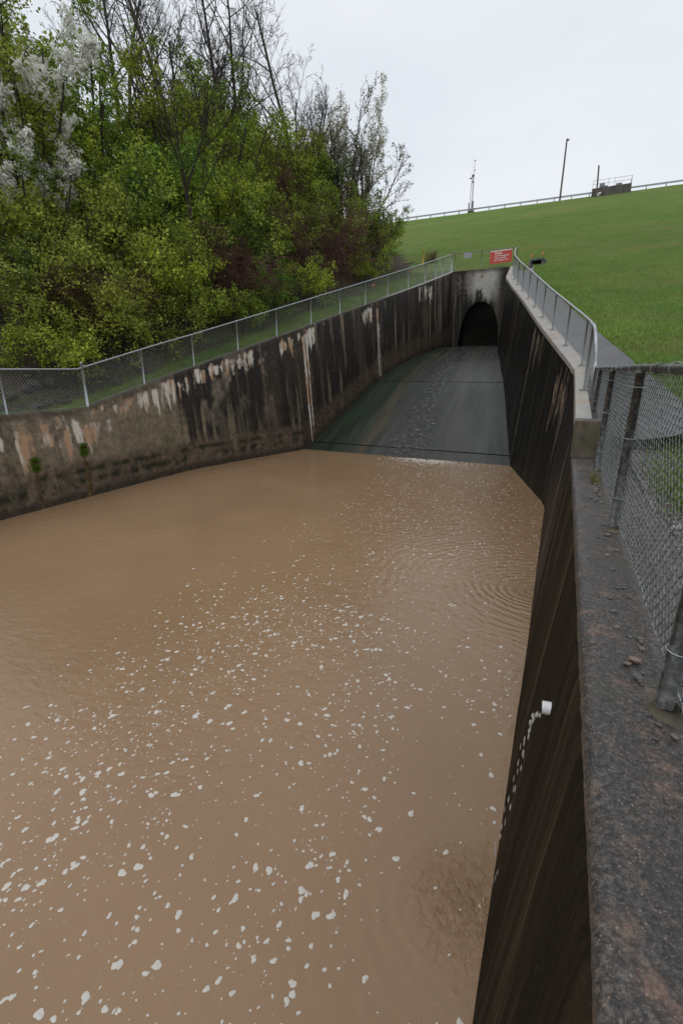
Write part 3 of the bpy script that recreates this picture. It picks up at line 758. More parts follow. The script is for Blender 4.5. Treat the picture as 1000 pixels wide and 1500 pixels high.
def post(parent, x, y, z0, z1, r, mat, cap=True, name='post'):
    a = Acc(); a.tube([(x, y, z0), (x, y, (z0 + z1) / 2), (x, y, z1)], r, 12)
    if cap: a.tube([(x, y, z1 - .012), (x, y, z1 + .004), (x, y, z1 + .02)], [r * 1.18, r * 1.18, r * .5], 12)
    return a.build(name, MAT[mat], parent, True)

def tie(parent, c, r, axis, mat, rw_=.0022):
    a = Acc(); q = np.linspace(0, 2 * np.pi, 15)
    if axis == 'z': P = np.stack([c[0] + r * np.cos(q), c[1] + r * np.sin(q), c[2] + .006 * np.sin(q * .5)], 1)
    else: P = np.stack([c[0] + r * np.cos(q), c[1] + .006 * np.sin(q * .5), c[2] + r * np.sin(q)], 1)
    a.tube(P, rw_, 5); a.build('tie_wire', MAT[mat], parent, True)

# foreground fence on the coping
nf = empty('chain_link_fence', (.43, 2, -1.1), 'mottled grey chain link fence standing on the foreground coping', 'fence')
for y in (-.45, 1.60, 3.60, 5.68, 7.72): 
    np_ = post(nf, .432, y, -1.12, -.015, .027, 'mottled')
    for z in (-.86, -.45, -.12): tie(np_, (.436, y, z), .038, 'z', 'galv')
    a = Acc(); q = np.linspace(0, 2 * np.pi, 15)[:-1]
    a.tube([(.445, y, -1.11), (.445, y, -1.085), (.445, y, -1.065)], [.062, .055, .036], 14); a.build('post_footing', MAT['block'], np_, True)
post(nf, .43, 8.84, -1.12, .02, .024, 'dull')
a = Acc(); ys = np.linspace(-2.0, 8.84, 40); a.tube(np.stack([np.interp(ys, [6, 8.8], [.445, .43]), ys, .0 + .004 * np.sin(ys * 2.1)], 1), .0225, 14); a.build('top_rail', MAT['mottled'], nf, True)
a = Acc(); a.tube([(.445, 3.0, 0), (.445, 3.06, 0), (.445, 3.12, 0)], .0262, 14); a.build('rail_sleeve', MAT['mottled'], nf, True)
for y in np.arange(.5, 8.7, .52): tie(nf, (.443, y, .0), .029, 'y', 'galv')
yy = np.linspace(-1.6, 8.82, 60)
chain_link(nf, np.stack([np.full(60, .472), yy, np.full(60, -1.055)], 1), 0, 1.085, .035, .0023, True, 'wire', 5)
a = Acc(); ys = np.linspace(-1.6, 6.6, 120); a.tube(np.stack([.478 + .006 * np.sin(ys * 5), ys, -1.06 + .02 * (fbm(ys * 1.3, ys * 0, 41) - .4)], 1), .0024, 6); a.build('tension_wire', MAT['galv'], nf, True)

# fence on the left wall
lf = empty('chain_link_fence', (-12.8, 9.57, -1.1), 'long galvanised chain link fence climbing along the far left wall', 'fence')
pys = [3.0, 5.1, 7.27, 9.57, 11.8, 14.05, 16.1, 18.2, 20.36, 22.45, 24.55, 26.6, 28.75, 30.7, 32.2, 33.2, 34.75]
fx = lambda y: L(y) - .13
for y in pys:
    term = y in (9.57, 34.75)
    post(lf, fx(y), y, ztL(y) - .1, ztL(y) + (1.24 if term else 1.09), .04 if term else .026, 'galv')
ry = np.array([1.0, 5, 9.4, 9.6] + list(np.arange(10.5, 34.8, .6)) + [34.75]); rx = fx(ry)
a = Acc(); a.tube(np.stack([rx, ry, ztL(ry) + 1.10], 1), .023, 8); a.build('top_rail', MAT['galv'], lf, True)
ry2 = np.linspace(3.0, 34.7, 120)
chain_link(lf, np.stack([fx(ry2) + .03, ry2, ztL(ry2) + .03], 1), 0, 1.09, .042, .0028, False, 'galv', 3)
a = Acc(); a.tube(np.stack([fx(ry2) + .03, ry2, ztL(ry2) + .04], 1), .003, 4); a.build('tension_wire', MAT['galv'], lf)

# handrail with mesh along the right coping
hr = empty('mesh_handrail', (.3, 13.8, 0), 'bright curved tube handrail with mesh rising along the pale coping', 'railing')
hx = lambda y: T(y) + np.interp(y, [11, 14.5], [.13, .22])
hys = [9.7] + [float(q) for q in np.arange(13.9, 34.6, 1.93)]
for y in hys:
    hp = post(hr, hx(y), y, ztR(y) + .02, ztR(y) + 1.1, .022, 'dull', False)
    a = Acc(); a.box((hx(y), y, ztR(y) + .027), (.16, .13, .014), (math.atan(.3) if y > 13.8 else .1, 0, 0)); a.build('base_plate', MAT['dull'], hp)
ry = np.arange(9.6, 34.6, .5)
P = np.stack([hx(ry), ry, ztR(ry) + 1.12], 1)
for _ in range(3): P[1:-1] = .25 * P[:-2] + .5 * P[1:-1] + .25 * P[2:]
bend = [(.42, 8.88, -.05), (.40, 8.88, .14), (.38, 8.89, .33), (.355, 8.95, .50), (.34, 9.15, .62)]
P = np.concatenate([np.array(bend), P, [(-3.86, 35.0, 7.42)]])
a = Acc(); a.tube(P, .027, 12); a.build('top_rail', MAT['galv'], hr, True)
ry3 = np.linspace(8.95, 34.5, 120)
chain_link(hr, np.stack([hx(ry3) + .02, ry3, ztR(ry3) + .06], 1), 0, 1.05, .042, .0017, False, 'wirefar', 3)

# fence across the portal
pf = empty('chain_link_fence', (-6, 35.2, 6.3), 'short grey fence across the top of the tunnel headwall', 'fence')
for x in (-7.86, -6.08, -3.86): post(pf, x, 35.12, 6.3, 7.5, .024, 'dull')
a = Acc(); a.tube([(-7.86, 35.12, 7.46), (-6, 35.12, 7.46), (-3.86, 35.12, 7.46)], .021, 8); a.build('top_rail', MAT['dull'], pf, True)
xs = np.linspace(-7.84, -3.88, 30); chain_link(pf, np.stack([xs, np.full(30, 35.1), np.full(30, 6.36)], 1), 0, 1.09, .042, .0017, False, 'wirefar', 3)

# ------------------------------------------------------------------ signs on that fence
def sign():
    s = empty('warning_sign', (-4.84, 35.06, 6.63), 'red warning sign with white Danger lettering on the headwall fence', 'sign')
    sh = R(-2.0)
    def q(pts, y): return [(x, y, z) for x, z in pts]
    a = Acc(); a.box((-4.84, 35.065, 7.01), (1.36, .012, .76), (0, sh, 0)); pn = a.build('panel', MAT['red'], s)
    a = Acc(); a.box((-4.84, 35.056, 7.365), (1.35, .006, .055), (0, sh, 0)); a.build('white_strip', MAT['signwhite'], pn)
    rows = [('Danger', .165, -.40, 7.165), ('When Horn Sounds', .108, -.40, 7.02), ('Beware of Rapid', .108, -.40, 6.89), ('Rise in Water Level', .108, -.40, 6.76)]
    for txt, size, dx, z in rows:
        cu = bpy.data.curves.new('lettering', 'FONT'); cu.body = txt; cu.size = size; cu.extrude = .002; cu.offset = .004
        to = bpy.data.objects.new('lettering_curve', cu); COL.objects.link(to)
        bpy.context.view_layer.update()
        me = bpy.data.meshes.new_from_object(to.evaluated_get(bpy.context.evaluated_depsgraph_get()))
        bpy.data.objects.remove(to)
        me.materials.clear(); me.materials.append(MAT['signwhite'])
        o = link('lettering', me, None, pn, Vector((-4.84 + dx, 35.055, z))); o.rotation_euler = (R(90), sh, 0); o['label'] = txt
sign()
s = empty('blank_plate', (-7.0, 35.06, 7.0), 'small blank grey plate hung on the headwall fence', 'sign')
a = Acc(); a.box((-7.0, 35.065, 7.26), (.52, .01, .34), (0, R(4), 0)); a.build('panel', MAT['signback'], s)
# ------------------------------------------------------------------ drains, trickles
d = empty('drain_pipe', (.12, 2.3, -1.72), 'white plastic drain pipe stub poking out of the dark right wall', 'pipe')
def ringtube(c, r0, r1, length, name, mat, parent, ax=(-1, 0, -.12)):
    a = np.arange(20) * 2 * np.pi / 20; ax = np.array(ax, float); ax /= np.linalg.norm(ax)
    u = np.array([0, 1.0, 0]); w = np.cross(ax, u)
    V = []
    for rr, l in ((r1, 0), (r1, length), (r0, length), (r0, 0)):
        V += [np.array(c) + ax * l + rr * (np.cos(t_) * u + np.sin(t_) * w) for t_ in a]
    F = [[i * 20 + j, i * 20 + (j + 1) % 20, (i + 1) * 20 + (j + 1) % 20, (i + 1) * 20 + j] for i in range(3) for j in range(20)]
    link(name, mesh(name, V, F, False), mat, parent)
ringtube((.16, 2.3, -1.72), .030, .034, .052, 'pipe_wall', MAT['white'], d)
a = Acc(); a.tube([(.14, 2.3, -1.745), (.125, 2.3, -1.757), (.11, 2.3, -1.763)], [.023, .021, .010], 10); a.build('muddy_lip', MAT['slime'], d, True)

def stream():
    r_ = np.random.default_rng(3); a = Acc()
    for t_ in np.arange(0.005, .63, .0115):
        x = .098 - .24 * t_ + r_.normal(0, .003 + .016 * t_); y = 2.29 + r_.normal(0, .004 + .02 * t_); z = -1.765 - 4.9 * t_ * t_
        l = .016 + .035 * t_ * r_.uniform(.4, 1.3); w = r_.uniform(.003, .008) * (1 if r_.random() < .7 else .5) * (1 - .7 * t_)
        if r_.random() < t_ * .9: continue
        if z - l < WATER: continue
        a.tube([(x + .03 * l, y, z + l), (x + .01 * l, y, z + .5 * l), (x, y, z), (x - .01 * l, y, z - .5 * l), (x - .02 * l, y, z - l)], [w * .3, w * .8, w, w * .8, w * .2], 6)
    o = a.build('falling_water', MAT['stream'], None, True)
    tag(o, 'thin broken stream of water falling from the white drain pipe', 'water', kind='stuff')
stream()

def weep(y, z, label):
    x = L(y) + .075 * (ztL(y) - z)
    p = empty('weep_drain', (x, y, z), label, 'drain', 'mossy drains on the far wall')
    r_ = np.random.default_rng(int(y * 100))
    a = Acc(); a.tube([(x - .05, y, z), (x + .03, y, z), (x + .10, y, z - .02)], .05, 10); a.build('pipe', MAT['slime'], p, True)
    a = Acc()
    for _ in range(700):
        q_ = abs(r_.normal(0, 1)); c = np.array([x + .05 + r_.normal(0, .03), y + r_.normal(0, .065), z + .16 - .36 * r_.random() - .03 * q_])
        dd = r_.normal(0, .8, 3) + np.array([.8, 0, -.9]); dd /= np.linalg.norm(dd); l = r_.uniform(.02, .05)
        e = np.cross(dd, r_.normal(0, 1, 3)); e /= np.linalg.norm(e); e *= l * .4
        a.add([c - e, c + e, c + dd * l], [[0, 1, 2]])
    o = a.build('moss', MAT['moss'], p); o['kind'] = 'stuff'
    n = 26; zs = np.linspace(z, WATER - .02, n); V = []
    for k_, zz in enumerate(zs):
        f = k_ / (n - 1); hw = .10 + .07 * f + .03 * math.sin(k_ * 1.1) + r_.normal(0, .012); xx = L(y) + .075 * (ztL(y) - zz)
        for s_, dx in ((-1, -.012), (-.5, .012), (0, .02), (.5, .012), (1, -.012)): V.append((xx + dx * (1 + .6 * r_.normal(0, .4)) * (.6 + f), y - .05 * f + s_ * hw, zz))
    link('slime_trail', mesh('slime_trail', V, grid_faces(n, 5), True), MAT['slime'], p)
weep(7.55, -2.40, 'mossy weep drain with a rusty slime trail, nearest the left edge of the wall')
weep(9.02, -2.22, 'mossy weep drain below the fence corner post, the farther of the two')

# ------------------------------------------------------------------ foam on the pool
def foam():
    r_ = np.random.default_rng(21); pts = []
    def put(n, fx_, fy_, rad):
        for _ in range(n):
            y = fy_(); x = fx_(y); pts.append((x, y, rad()))
    ln = lambda m, s_: (lambda: float(np.clip(np.exp(r_.normal(math.log(m), s_)), .004, .075)))
    while len(pts) < 7600:
        y = r_.uniform(.2, 18.8) if r_.random() < .72 else r_.uniform(.2, 6) ; x = r_.uniform(-7.5, -.05)
        lo = -4.5 - .06 * y; wgt = ss(lo - 1.3, lo + 1.5, np.array(x)) * (1 - .75 * ss(-1.6, -.5, np.array(x)) * (y < 4.5))
        wgt *= .36 + .64 * ss(.40, .60, fbm(np.array((x + .25 * y) * 1.3), np.array(y * .35), 701))
        wgt *= np.interp(y, [0, 2, 5, 8, 13, 18], [.9, 1, 1, .9, .85, .45])
        if math.hypot(x + .05, y - 7.9) < 1.5: wgt *= .25
        if x > -.013 * 0 - .02 or r_.random() > wgt: continue
        if y > 13.3 and x > -.03 - .26 * (y - 13.3): continue
        pts.append((x, y, float(np.clip(np.exp(r_.normal(math.log(.0080), .64)), .003, .031)) * np.interp(y, [0, 10, 18], [1, .95, 1.15])))
    for _ in range(1500):
        y = r_.uniform(8, 18.7); x = -.05 - .26 * max(0, y - 13.3) - 5.2 * r_.random() ** 1.3; pts.append((x, y, r_.uniform(.006, .018)))
    for _ in range(500): pts.append((r_.uniform(-11.5, -6), r_.uniform(2, 18), r_.uniform(.003, .007)))
    for _ in range(760):
        x = r_.normal(-4.75, .85); y = 19.0 - abs(r_.normal(0, .7)); 
        if x < -9 or x > -1.8: continue
        pts.append((x, y - .03, r_.uniform(.010, .055) * math.exp(-.5 * (19 - y))))
    V = []; F = []; n = 0
    for x, y, r in pts:
        k = 14 if r > .016 else 7
        a = np.arange(k) * 2 * np.pi / k + r_.uniform(0, 6)
        ph_ = r_.uniform(0, 6.28, 3); rr = r * (1 + .22 * np.cos(2 * a + ph_[0]) + .12 * np.cos(3 * a + ph_[1]) + .06 * np.cos(5 * a + ph_[2]) + r_.normal(0, .05, k)); el = r_.uniform(.65, 1.0); an = r_.uniform(-.5, .7) + 1.2
        px = rr * np.cos(a); py = rr * np.sin(a) * el
        X = x + px * math.cos(an) - py * math.sin(an); Y = y + px * math.sin(an) + py * math.cos(an)
        V.append(np.stack([X, Y, np.full(k, WATER + .0015)], 1)); V.append([[x, y, WATER + .004 + r * .12]])
        F.append(np.stack([n + np.arange(k), n + (np.arange(k) + 1) % k, np.full(k, n + k)], 1)); n += k + 1
    o = link('foam', mesh('foam', np.concatenate(V), np.concatenate(F), True), MAT['foam'])
    tag(o, 'white foam flecks drifting over the muddy pool', 'foam', kind='stuff')
foam()

# ------------------------------------------------------------------ loose stones and gravel
def rock_mesh(name, seed, flat=.6, sub=1):
    bm = bmesh.new(); bmesh.ops.create_icosphere(bm, subdivisions=sub, radius=1)
    r_ = np.random.default_rng(seed)
    for v in bm.verts:
        v.co *= 1 + r_.normal(0, .16); v.co.z *= flat; v.co.y *= .75
    me = bpy.data.meshes.new(name); bm.to_mesh(me); bm.free(); return me
pm = [rock_mesh('stone', 40 + k) for k in range(5)]
for m_ in pm: m_.materials.append(MAT['pebble'])
r_ = np.random.default_rng(14)
for k in range(90):
    y = r_.uniform(1.7, 6.5) if k < 78 else r_.uniform(.3, 2.2)
    near = r_.random() < .8
    x = .43 - abs(r_.normal(0, .045)) if near else r_.uniform(.24, .42)
    if k >= 82: x, y = .43 + r_.normal(0, .035), 1.50 + r_.normal(0, .05)
    s_ = float(np.clip(np.exp(r_.normal(math.log(.013), .4)), .006, .026))
    o = bpy.data.objects.new('stone', pm[k % 5]); COL.objects.link(o)
    o.location = (x, y, -1.094 + s_ * .35); o.scale = (s_, s_, s_); o.rotation_euler = (0, 0, r_.uniform(0, 6.28))
    tag(o, 'small loose stone lying on the dark coping along the fence', 'stone', 'stones scattered on the foreground coping')

def gravel():
    r_ = np.random.default_rng(15); n = 9000
    V = [(.80, -3, -1.145), (9, -3, -1.145), (9, 8.5, -.86), (.80, 8.5, -.86)]
    ys = np.linspace(-3, 8.8, 30); xs = np.linspace(.79, 7, 12)
    Y, X = np.meshgrid(ys, xs, indexing='ij'); Z = Bp(Y, True) + .035 + .02 * fbm(X, Y, 800) - np.where(X < 1, .0, 0)
    o = link('gravel_path', mesh('gravel_path', np.stack([X, Y, Z], -1).reshape(-1, 3), grid_faces(30, 12, 0, True), True), MAT['gravelbase']); tag(o, kind='structure')
    base = np.array([[1, 0, 0], [-.6, .75, 0], [-.5, -.8, .1], [.1, .05, .75], [.2, 0, -.5]]); fs = np.array([[0, 1, 3], [1, 2, 3], [2, 0, 3], [1, 0, 4], [2, 1, 4], [0, 2, 4]])
    y = r_.uniform(-1, 8.6, n); x = .66 + (r_.random(n) ** 1.6) * 4.5
    s_ = np.exp(r_.normal(math.log(.016), .35, n)); a = r_.uniform(0, 6.28, n)
    B = base[None] * (1 + r_.normal(0, .2, (n, 5, 3))) * s_[:, None, None]
    Xr = B[..., 0] * np.cos(a)[:, None] - B[..., 1] * np.sin(a)[:, None]; Yr = B[..., 0] * np.sin(a)[:, None] + B[..., 1] * np.cos(a)[:, None]
    zz = np.where(x < .8, -1.12, Bp(y, True) + .045)
    P = np.stack([Xr + x[:, None], Yr + y[:, None], B[..., 2] + zz[:, None] + .005], -1)
    c = np.array([.22, .21, .20])[None] * r_.uniform(.4, 1.9, n)[:, None] * np.array([1, 1, 1])
    c = np.where((r_.random(n) < .18)[:, None], np.array([.17, .10, .07])[None] * r_.uniform(.5, 1.4, n)[:, None], c)
    o = link('gravel', mesh('gravel', P.reshape(-1, 3), (fs[None] + 5 * np.arange(n)[:, None, None]).reshape(-1, 3), False, np.repeat(c, 5, 0)), MAT['gravel'])
    tag(o, 'grey gravel lying behind the foreground fence', 'gravel', kind='stuff')
gravel()

rm = [rock_mesh('boulder', 60 + k, .7, 2) for k in range(4)]
for m_ in rm: m_.materials.append(MAT['rock'])
r_ = np.random.default_rng(16)
for k in range(34):
    y = r_.uniform(7.5, 13.5); x = xbank(y) + r_.uniform(-1.3, .5); s_ = r_.uniform(.10, .32)
    o = bpy.data.objects.new('boulder', rm[k % 4]); COL.objects.link(o)
    o.location = (x, y, float(gz(x, y)) + s_ * .15); o.scale = (s_, s_, s_); o.rotation_euler = (r_.uniform(-.3, .3), 0, r_.uniform(0, 6.28))
    tag(o, 'grey boulder on the wooded bank behind the left fence', 'rock', 'rocks at the foot of the wooded bank')

# ------------------------------------------------------------------ grass blades where the turf is close
def blades(name, x, y, z, hgt, wid, c0, c1, seed, label):
    r_ = np.random.default_rng(seed); n = len(x)
    a = r_.uniform(0, 6.28, n); h = hgt * np.exp(r_.normal(0, .3, n)); w = wid * r_.uniform(.6, 1.4, n)
    lean = r_.normal(0, .45, (n, 2)) * h[:, None]
    b0 = np.stack([x + w * np.cos(a), y + w * np.sin(a), z - .01], 1); b1 = np.stack([x - w * np.cos(a), y - w * np.sin(a), z - .01], 1)
    tp = np.stack([x + lean[:, 0], y + lean[:, 1], z + h], 1)
    P = np.stack([b0, b1, tp], 1).reshape(-1, 3)
    t_ = np.clip(r_.normal(.5, .25, n) + 1.3 * (fbm(x * .7, y * .7, seed) - .5), 0, 1); c = lerp(np.array(c0), np.array(c1), t_)
    c = np.where((r_.random(n) < .05)[:, None], np.array([.22, .17, .08])[None], c)
    o = link(name, mesh(name, P, np.arange(3 * n).reshape(-1, 3), False, np.repeat(c, 3, 0)), MAT['blades'])
    return tag(o, label, 'grass', kind='stuff')
r_ = np.random.default_rng(17)
n = 230000
y = 8.6 + 62 * r_.random(n) ** 1.9; x = T(np.minimum(y, 35)) + 1.33 + 26 * r_.random(n) ** 1.5 - np.where(y > 36, 12 * r_.random(n), 0)
z = Bp(y, True) + np.where(y < 35, .06, 0)
blades('turf_grass', x, y, z, .055, .010, (.112, .218, .033), (.270, .375, .078), 18, 'green turf of the dam slope beside the gutter')
n = 45000
y = 5 + 31 * r_.random(n); x = L(y) - .30 - (L(y) - .3 - xbank(y) + .5) * r_.random(n)
k_ = (y > 14) | (r_.random(n) < .35); y = y[k_]; x = x[k_]
blades('verge_grass', x, y, gz(x, y), .085, .010, (.065, .125, .02), (.18, .25, .045), 19, 'grass verge between the left fence and the thicket')
n = 14000
cx = np.array([1.5, 2.1, 1.9, 1.25, 1.6]); cy = np.array([7.3, 6.6, 5.6, 5.0, 4.4]); q = r_.integers(0, 5, n)
x = cx[q] + r_.normal(0, .26, n); y = cy[q] + r_.normal(0, .5, n); k_ = x > .85; x = x[k_]; y = y[k_]
blades('weed_grass', x, y, Bp(y, True) + .05, .10, .006, (.075, .135, .022), (.21, .30, .065), 20, 'weedy grass tufts growing in the gravel behind the foreground fence')
n = 160
x = .37 + np.abs(r_.normal(0, .03, n)); y = 5.2 + r_.normal(0, .08, n)
blades('weed_grass', x, y, np.full(n, -1.09), .07, .003, (.09, .09, .03), (.22, .19, .07), 22, 'dry grass tuft rooted in the coping beside the fence')

# ------------------------------------------------------------------ trees and shrubs
def polyline(r_, p, d, l, n, jit, up):
    P = [p]; d = d / np.linalg.norm(d)
    for _ in range(n):
        d = d + r_.normal(0, jit, 3); d[2] += up; d = d / np.linalg.norm(d); p = p + d * l / n; P.append(p)
    return np.array(P)
def grow(seed, stems, levels):
    """stems: (n, lean, length, radius, jit, up, segs); levels: list of (children, length ratio, angle, jit, up, segs, t0, radius ratio)"""
    r_ = np.random.default_rng(seed); out = []; cur = []
    n, lean, ln, rad, jit, up, segs = stems
    for i in range(n):
        a = i * 2.4 + r_.uniform(-.5, .5); le = lean * r_.uniform(.5, 1.2)
        d = np.array([math.cos(a) * le, math.sin(a) * le, 1.0]); l = ln * r_.uniform(.75, 1.1)
        p0 = np.array([math.cos(a), math.sin(a), 0]) * (.12 * min(n - 1, 4)) * r_.random()
        P = polyline(r_, p0, d, l, segs, jit, up); R_ = np.linspace(rad, rad * .35, len(P)); cur.append((P, R_, l)); out.append((P, R_, 0))
    for lv, (ch, ratio, ang, jit, up, segs, t0, rr) in enumerate(levels):
        nxt = []
        for P, R_, l in cur:
            k = max(1, int(round(ch * r_.uniform(.7, 1.3))))
            for j in range(k):
                t_ = t0 + (1 - t0) * (j + r_.random()) / k; f = t_ * (len(P) - 1); i0 = min(int(f), len(P) - 2); fr = f - i0
                p = P[i0] * (1 - fr) + P[i0 + 1] * fr; d = P[i0 + 1] - P[i0]; d /= np.linalg.norm(d)
                q = np.cross(d, r_.normal(0, 1, 3)); q /= np.linalg.norm(q) + 1e-9
                an = ang * r_.uniform(.6, 1.3); nd = d * math.cos(an) + q * math.sin(an)
                ll = l * ratio * r_.uniform(.6, 1.15) * (1.15 - .55 * t_); r0 = np.interp(f, np.arange(len(R_)), R_) * rr
                Q = polyline(r_, p, nd, ll, segs, jit, up); RR = np.linspace(r0, r0 * .35, len(Q))
                nxt.append((Q, RR, ll)); out.append((Q, RR, lv + 1))
        cur = nxt
    return out, cur
def wood_mesh(name, polys, rmin=.004, maxlev=9):
    V = []; F = []; n = 0
    for P, R_, lv in polys:
        if lv > maxlev: continue
        k = 7 if lv == 0 else 5 if lv == 1 else 3
        Tn = np.gradient(P, axis=0); Tn /= np.linalg.norm(Tn, axis=1)[:, None] + 1e-9
        A = np.cross(Tn, np.array([.31, .72, .13])); A /= np.linalg.norm(A, axis=1)[:, None] + 1e-9; Bv = np.cross(Tn, A)
        a = np.arange(k) * 2 * np.pi / k; rr = np.maximum(R_, rmin)
        V.append((P[:, None] + rr[:, None, None] * (np.cos(a)[None, :, None] * A[:, None] + np.sin(a)[None, :, None] * Bv[:, None])).reshape(-1, 3))
        i = (np.arange(len(P) - 1) * k)[:, None]; j = np.arange(k)[None]; j2 = (j + 1) % k
        F.append(np.stack([i + j, i + j2, i + k + j2, i + k + j], -1).reshape(-1, 4) + n); n += len(P) * k
    return mesh(name, np.concatenate(V), np.concatenate(F), True)
def leaf_mesh(name, tips, per, spread, size, c0, c1, seed, dark=None, along=True, aspect=.5):
    r_ = np.random.default_rng(seed); C = []; K = []
    for P, R_, l in tips:
        t_ = r_.random(per) ** .7 if along else np.ones(per)
        f = t_ * (len(P) - 1); i0 = np.minimum(f.astype(int), len(P) - 2); fr = (f - i0)[:, None]
        C.append(P[i0] * (1 - fr) + P[i0 + 1] * fr + r_.normal(0, spread, (per, 3))); K.append(np.full(per, r_.random()))
    C = np.concatenate(C); K = np.concatenate(K); n = len(C)
    d = r_.normal(0, 1, (n, 3)); d[:, 2] *= .6; d /= np.linalg.norm(d, axis=1)[:, None]
    nrm = r_.normal(0, .7, (n, 3)) + np.array([0, 0, 1.0]); e = np.cross(d, nrm); e /= np.linalg.norm(e, axis=1)[:, None] + 1e-9
    s_ = size * np.exp(np.clip(r_.normal(0, .36, n), -.9, .42)) * (.75 + .4 * K); d *= s_[:, None]; e *= (s_ * aspect)[:, None]; fold = np.cross(d, e); fold /= np.linalg.norm(fold, axis=1)[:, None] + 1e-9
    q = fold * (s_ * .15)[:, None]
    P = np.stack([C, C + d * .5 + e + q, C + d, C + d * .5 - e + q], 1).reshape(-1, 3)
    t_ = np.clip(K + r_.normal(0, .25, n), 0, 1); col = lerp(np.array(c0), np.array(c1), t_)
    idx = np.arange(4 * n).reshape(-1, 4)
    return mesh(name, P, np.concatenate([idx[:, [0, 1, 2]], idx[:, [0, 2, 3]]]), False, np.repeat(col, 4, 0))

def plant(name, parts, loc, rot, scale, label, cat, group=None):
    p = empty(name, loc, label, cat, group); p.rotation_euler = (0, 0, rot); p.scale = scale if isinstance(scale, tuple) else (scale,) * 3
    for nm, me in parts:
        o = bpy.data.objects.new(nm, me); COL.objects.link(o); o.parent = p
    return p

def setm(me, mat): me.materials.append(MAT[mat]); return me
SH = []
GREENS = [((.095, .145, .016), (.400, .490, .070)), ((.065, .145, .018), (.265, .455, .060)), ((.130, .160, .022), (.455, .500, .085)), ((.050, .085, .015), (.200, .280, .045)), ((.115, .165, .016), (.450, .530, .060))]
for k in range(7):
    po, tips = grow(100 + k, (9, .85, 2.6, .032, .16, .02, 6), [(6, .6, .75, .2, .03, 4, .2, .5), (4, .5, .8, .22, .0, 3, .3, .6)])
    c0, c1 = GREENS[k % 5]
    SH.append([('stems', setm(wood_mesh('stems', po, .005), 'bark')), ('crown', setm(leaf_mesh('crown', [q for i_, q in enumerate(tips) if (i_ * 7 + k) % 10 < 8], 32, .125, .080, c0, c1, 200 + k), 'leaf'))])
TG = []   # taller leafing trees
for k in range(3):
    po, tips = grow(130 + k, (3, .35, 6.0, .09, .10, .05, 8), [(9, .42, .75, .15, .05, 5, .25, .5), (6, .5, .8, .2, .03, 4, .2, .6), (4, .5, .8, .2, .0, 3, .2, .6)])
    c0, c1 = [((.15, .19, .024), (.42, .46, .075)), ((.10, .17, .022), (.32, .44, .058)), ((.13, .19, .022), (.37, .44, .065))][k]
    TG.append([('trunk', setm(wood_mesh('trunk', po, .006), 'bark')), ('crown', setm(leaf_mesh('crown', tips, 8, .10, .095, c0, c1, 230 + k), 'leaf'))])
BT = []   # still bare trees
for k in range(4):
    po, tips = grow(160 + k, (1 if k != 1 else 2, .12 + .2 * (k == 1), 10.5, .15, .06, .05, 10), [(11, .55, .72, .09, .05, 8, .22, .5), (7, .48, .7, .13, .04, 6, .2, .5), (6, .48, .7, .16, .03, 4, .2, .55), (3, .5, .6, .15, .02, 3, .2, .6)])
    BT.append([('trunk', setm(wood_mesh('trunk', [q for q in po if q[2] <= 1], .008), 'bark' if k != 3 else 'barkgrey')), ('twigs', setm(wood_mesh('twigs', [q for q in po if q[2] > 1], .0075), 'bark' if k != 3 else 'barkgrey'))])
    BT[-1][1][1].name = 'twigs'
po, tips = grow(171, (1, .05, 5.0, .13, .05, .02, 8), [(8, 1.55, .62, .07, .035, 9, .62, .55), (8, .45, .6, .12, .04, 6, .25, .5), (6, .5, .65, .15, .03, 4, .2, .55), (4, .5, .6, .15, .02, 3, .2, .6)])
SP = [('trunk', setm(wood_mesh('trunk', [q for q in po if q[2] <= 1], .01), 'bark')), ('twigs', setm(wood_mesh('twigs', [q for q in po if q[2] > 1], .0075), 'bark'))]
# white flowering tree
po, tips = grow(180, (4, .45, 5.5, .07, .09, .05, 7), [(8, .42, .7, .13, .05, 5, .2, .5), (6, .45, .8, .16, .05, 4, .2, .6)])
r_ = np.random.default_rng(4); hi = [q for q in tips if r_.random() < .72 and q[0][-1][2] > 2.9]; lo_ = [q for q in tips if r_.random() < .8]
WT = [('trunk', setm(wood_mesh('trunk', po, .006), 'bark')), ('blossom', setm(leaf_mesh('blossom', hi, 80, .075, .075, (.78, .77, .70), (.90, .89, .86), 250, aspect=.9), 'blossom')), ('crown', setm(leaf_mesh('crown', lo_, 16, .14, .08, (.13, .17, .020), (.28, .33, .05), 251), 'leaf'))]
# pale budding tree, silvery tips on fine upright twigs
po, tips = grow(185, (7, .42, 6.4, .055, .07, .03, 8), [(9, .45, .55, .10, .04, 6, .25, .5), (8, .45, .6, .13, .03, 4, .15, .6)])
BU = [('trunk', setm(wood_mesh('trunk', po, .009), 'bark')), ('buds', setm(leaf_mesh('buds', tips, 7, .05, .07, (.20, .20, .12), (.34, .33, .24), 252), 'leaf'))]
po, tips = grow(186, (5, .22, 6.4, .055, .06, .05, 8), [(10, .38, .45, .10, .06, 6, .15, .5), (6, .45, .5, .13, .05, 4, .1, .6)])
PB = [('trunk', setm(wood_mesh('trunk', po, .007), 'barkgrey')), ('blossom', setm(leaf_mesh('blossom', tips, 34, .10, .075, (.46, .45, .35), (.70, .68, .58), 253), 'blossom'))]
# reddish leafless thicket shrubs
RS = []
for k in range(2):
    po, tips = grow(190 + k, (20, .8, 3.0, .022, .10, -.03, 8), [(11, .5, .6, .16, -.06, 5, .15, .6), (8, .6, .7, .2, -.06, 4, .1, .7)])
    RS.append([('stems', setm(wood_mesh('stems', po, .006, 1), 'redtwig')), ('twigs', setm(wood_mesh('twigs', [q for q in po if q[2] > 1], .0085), 'redtwig'))])

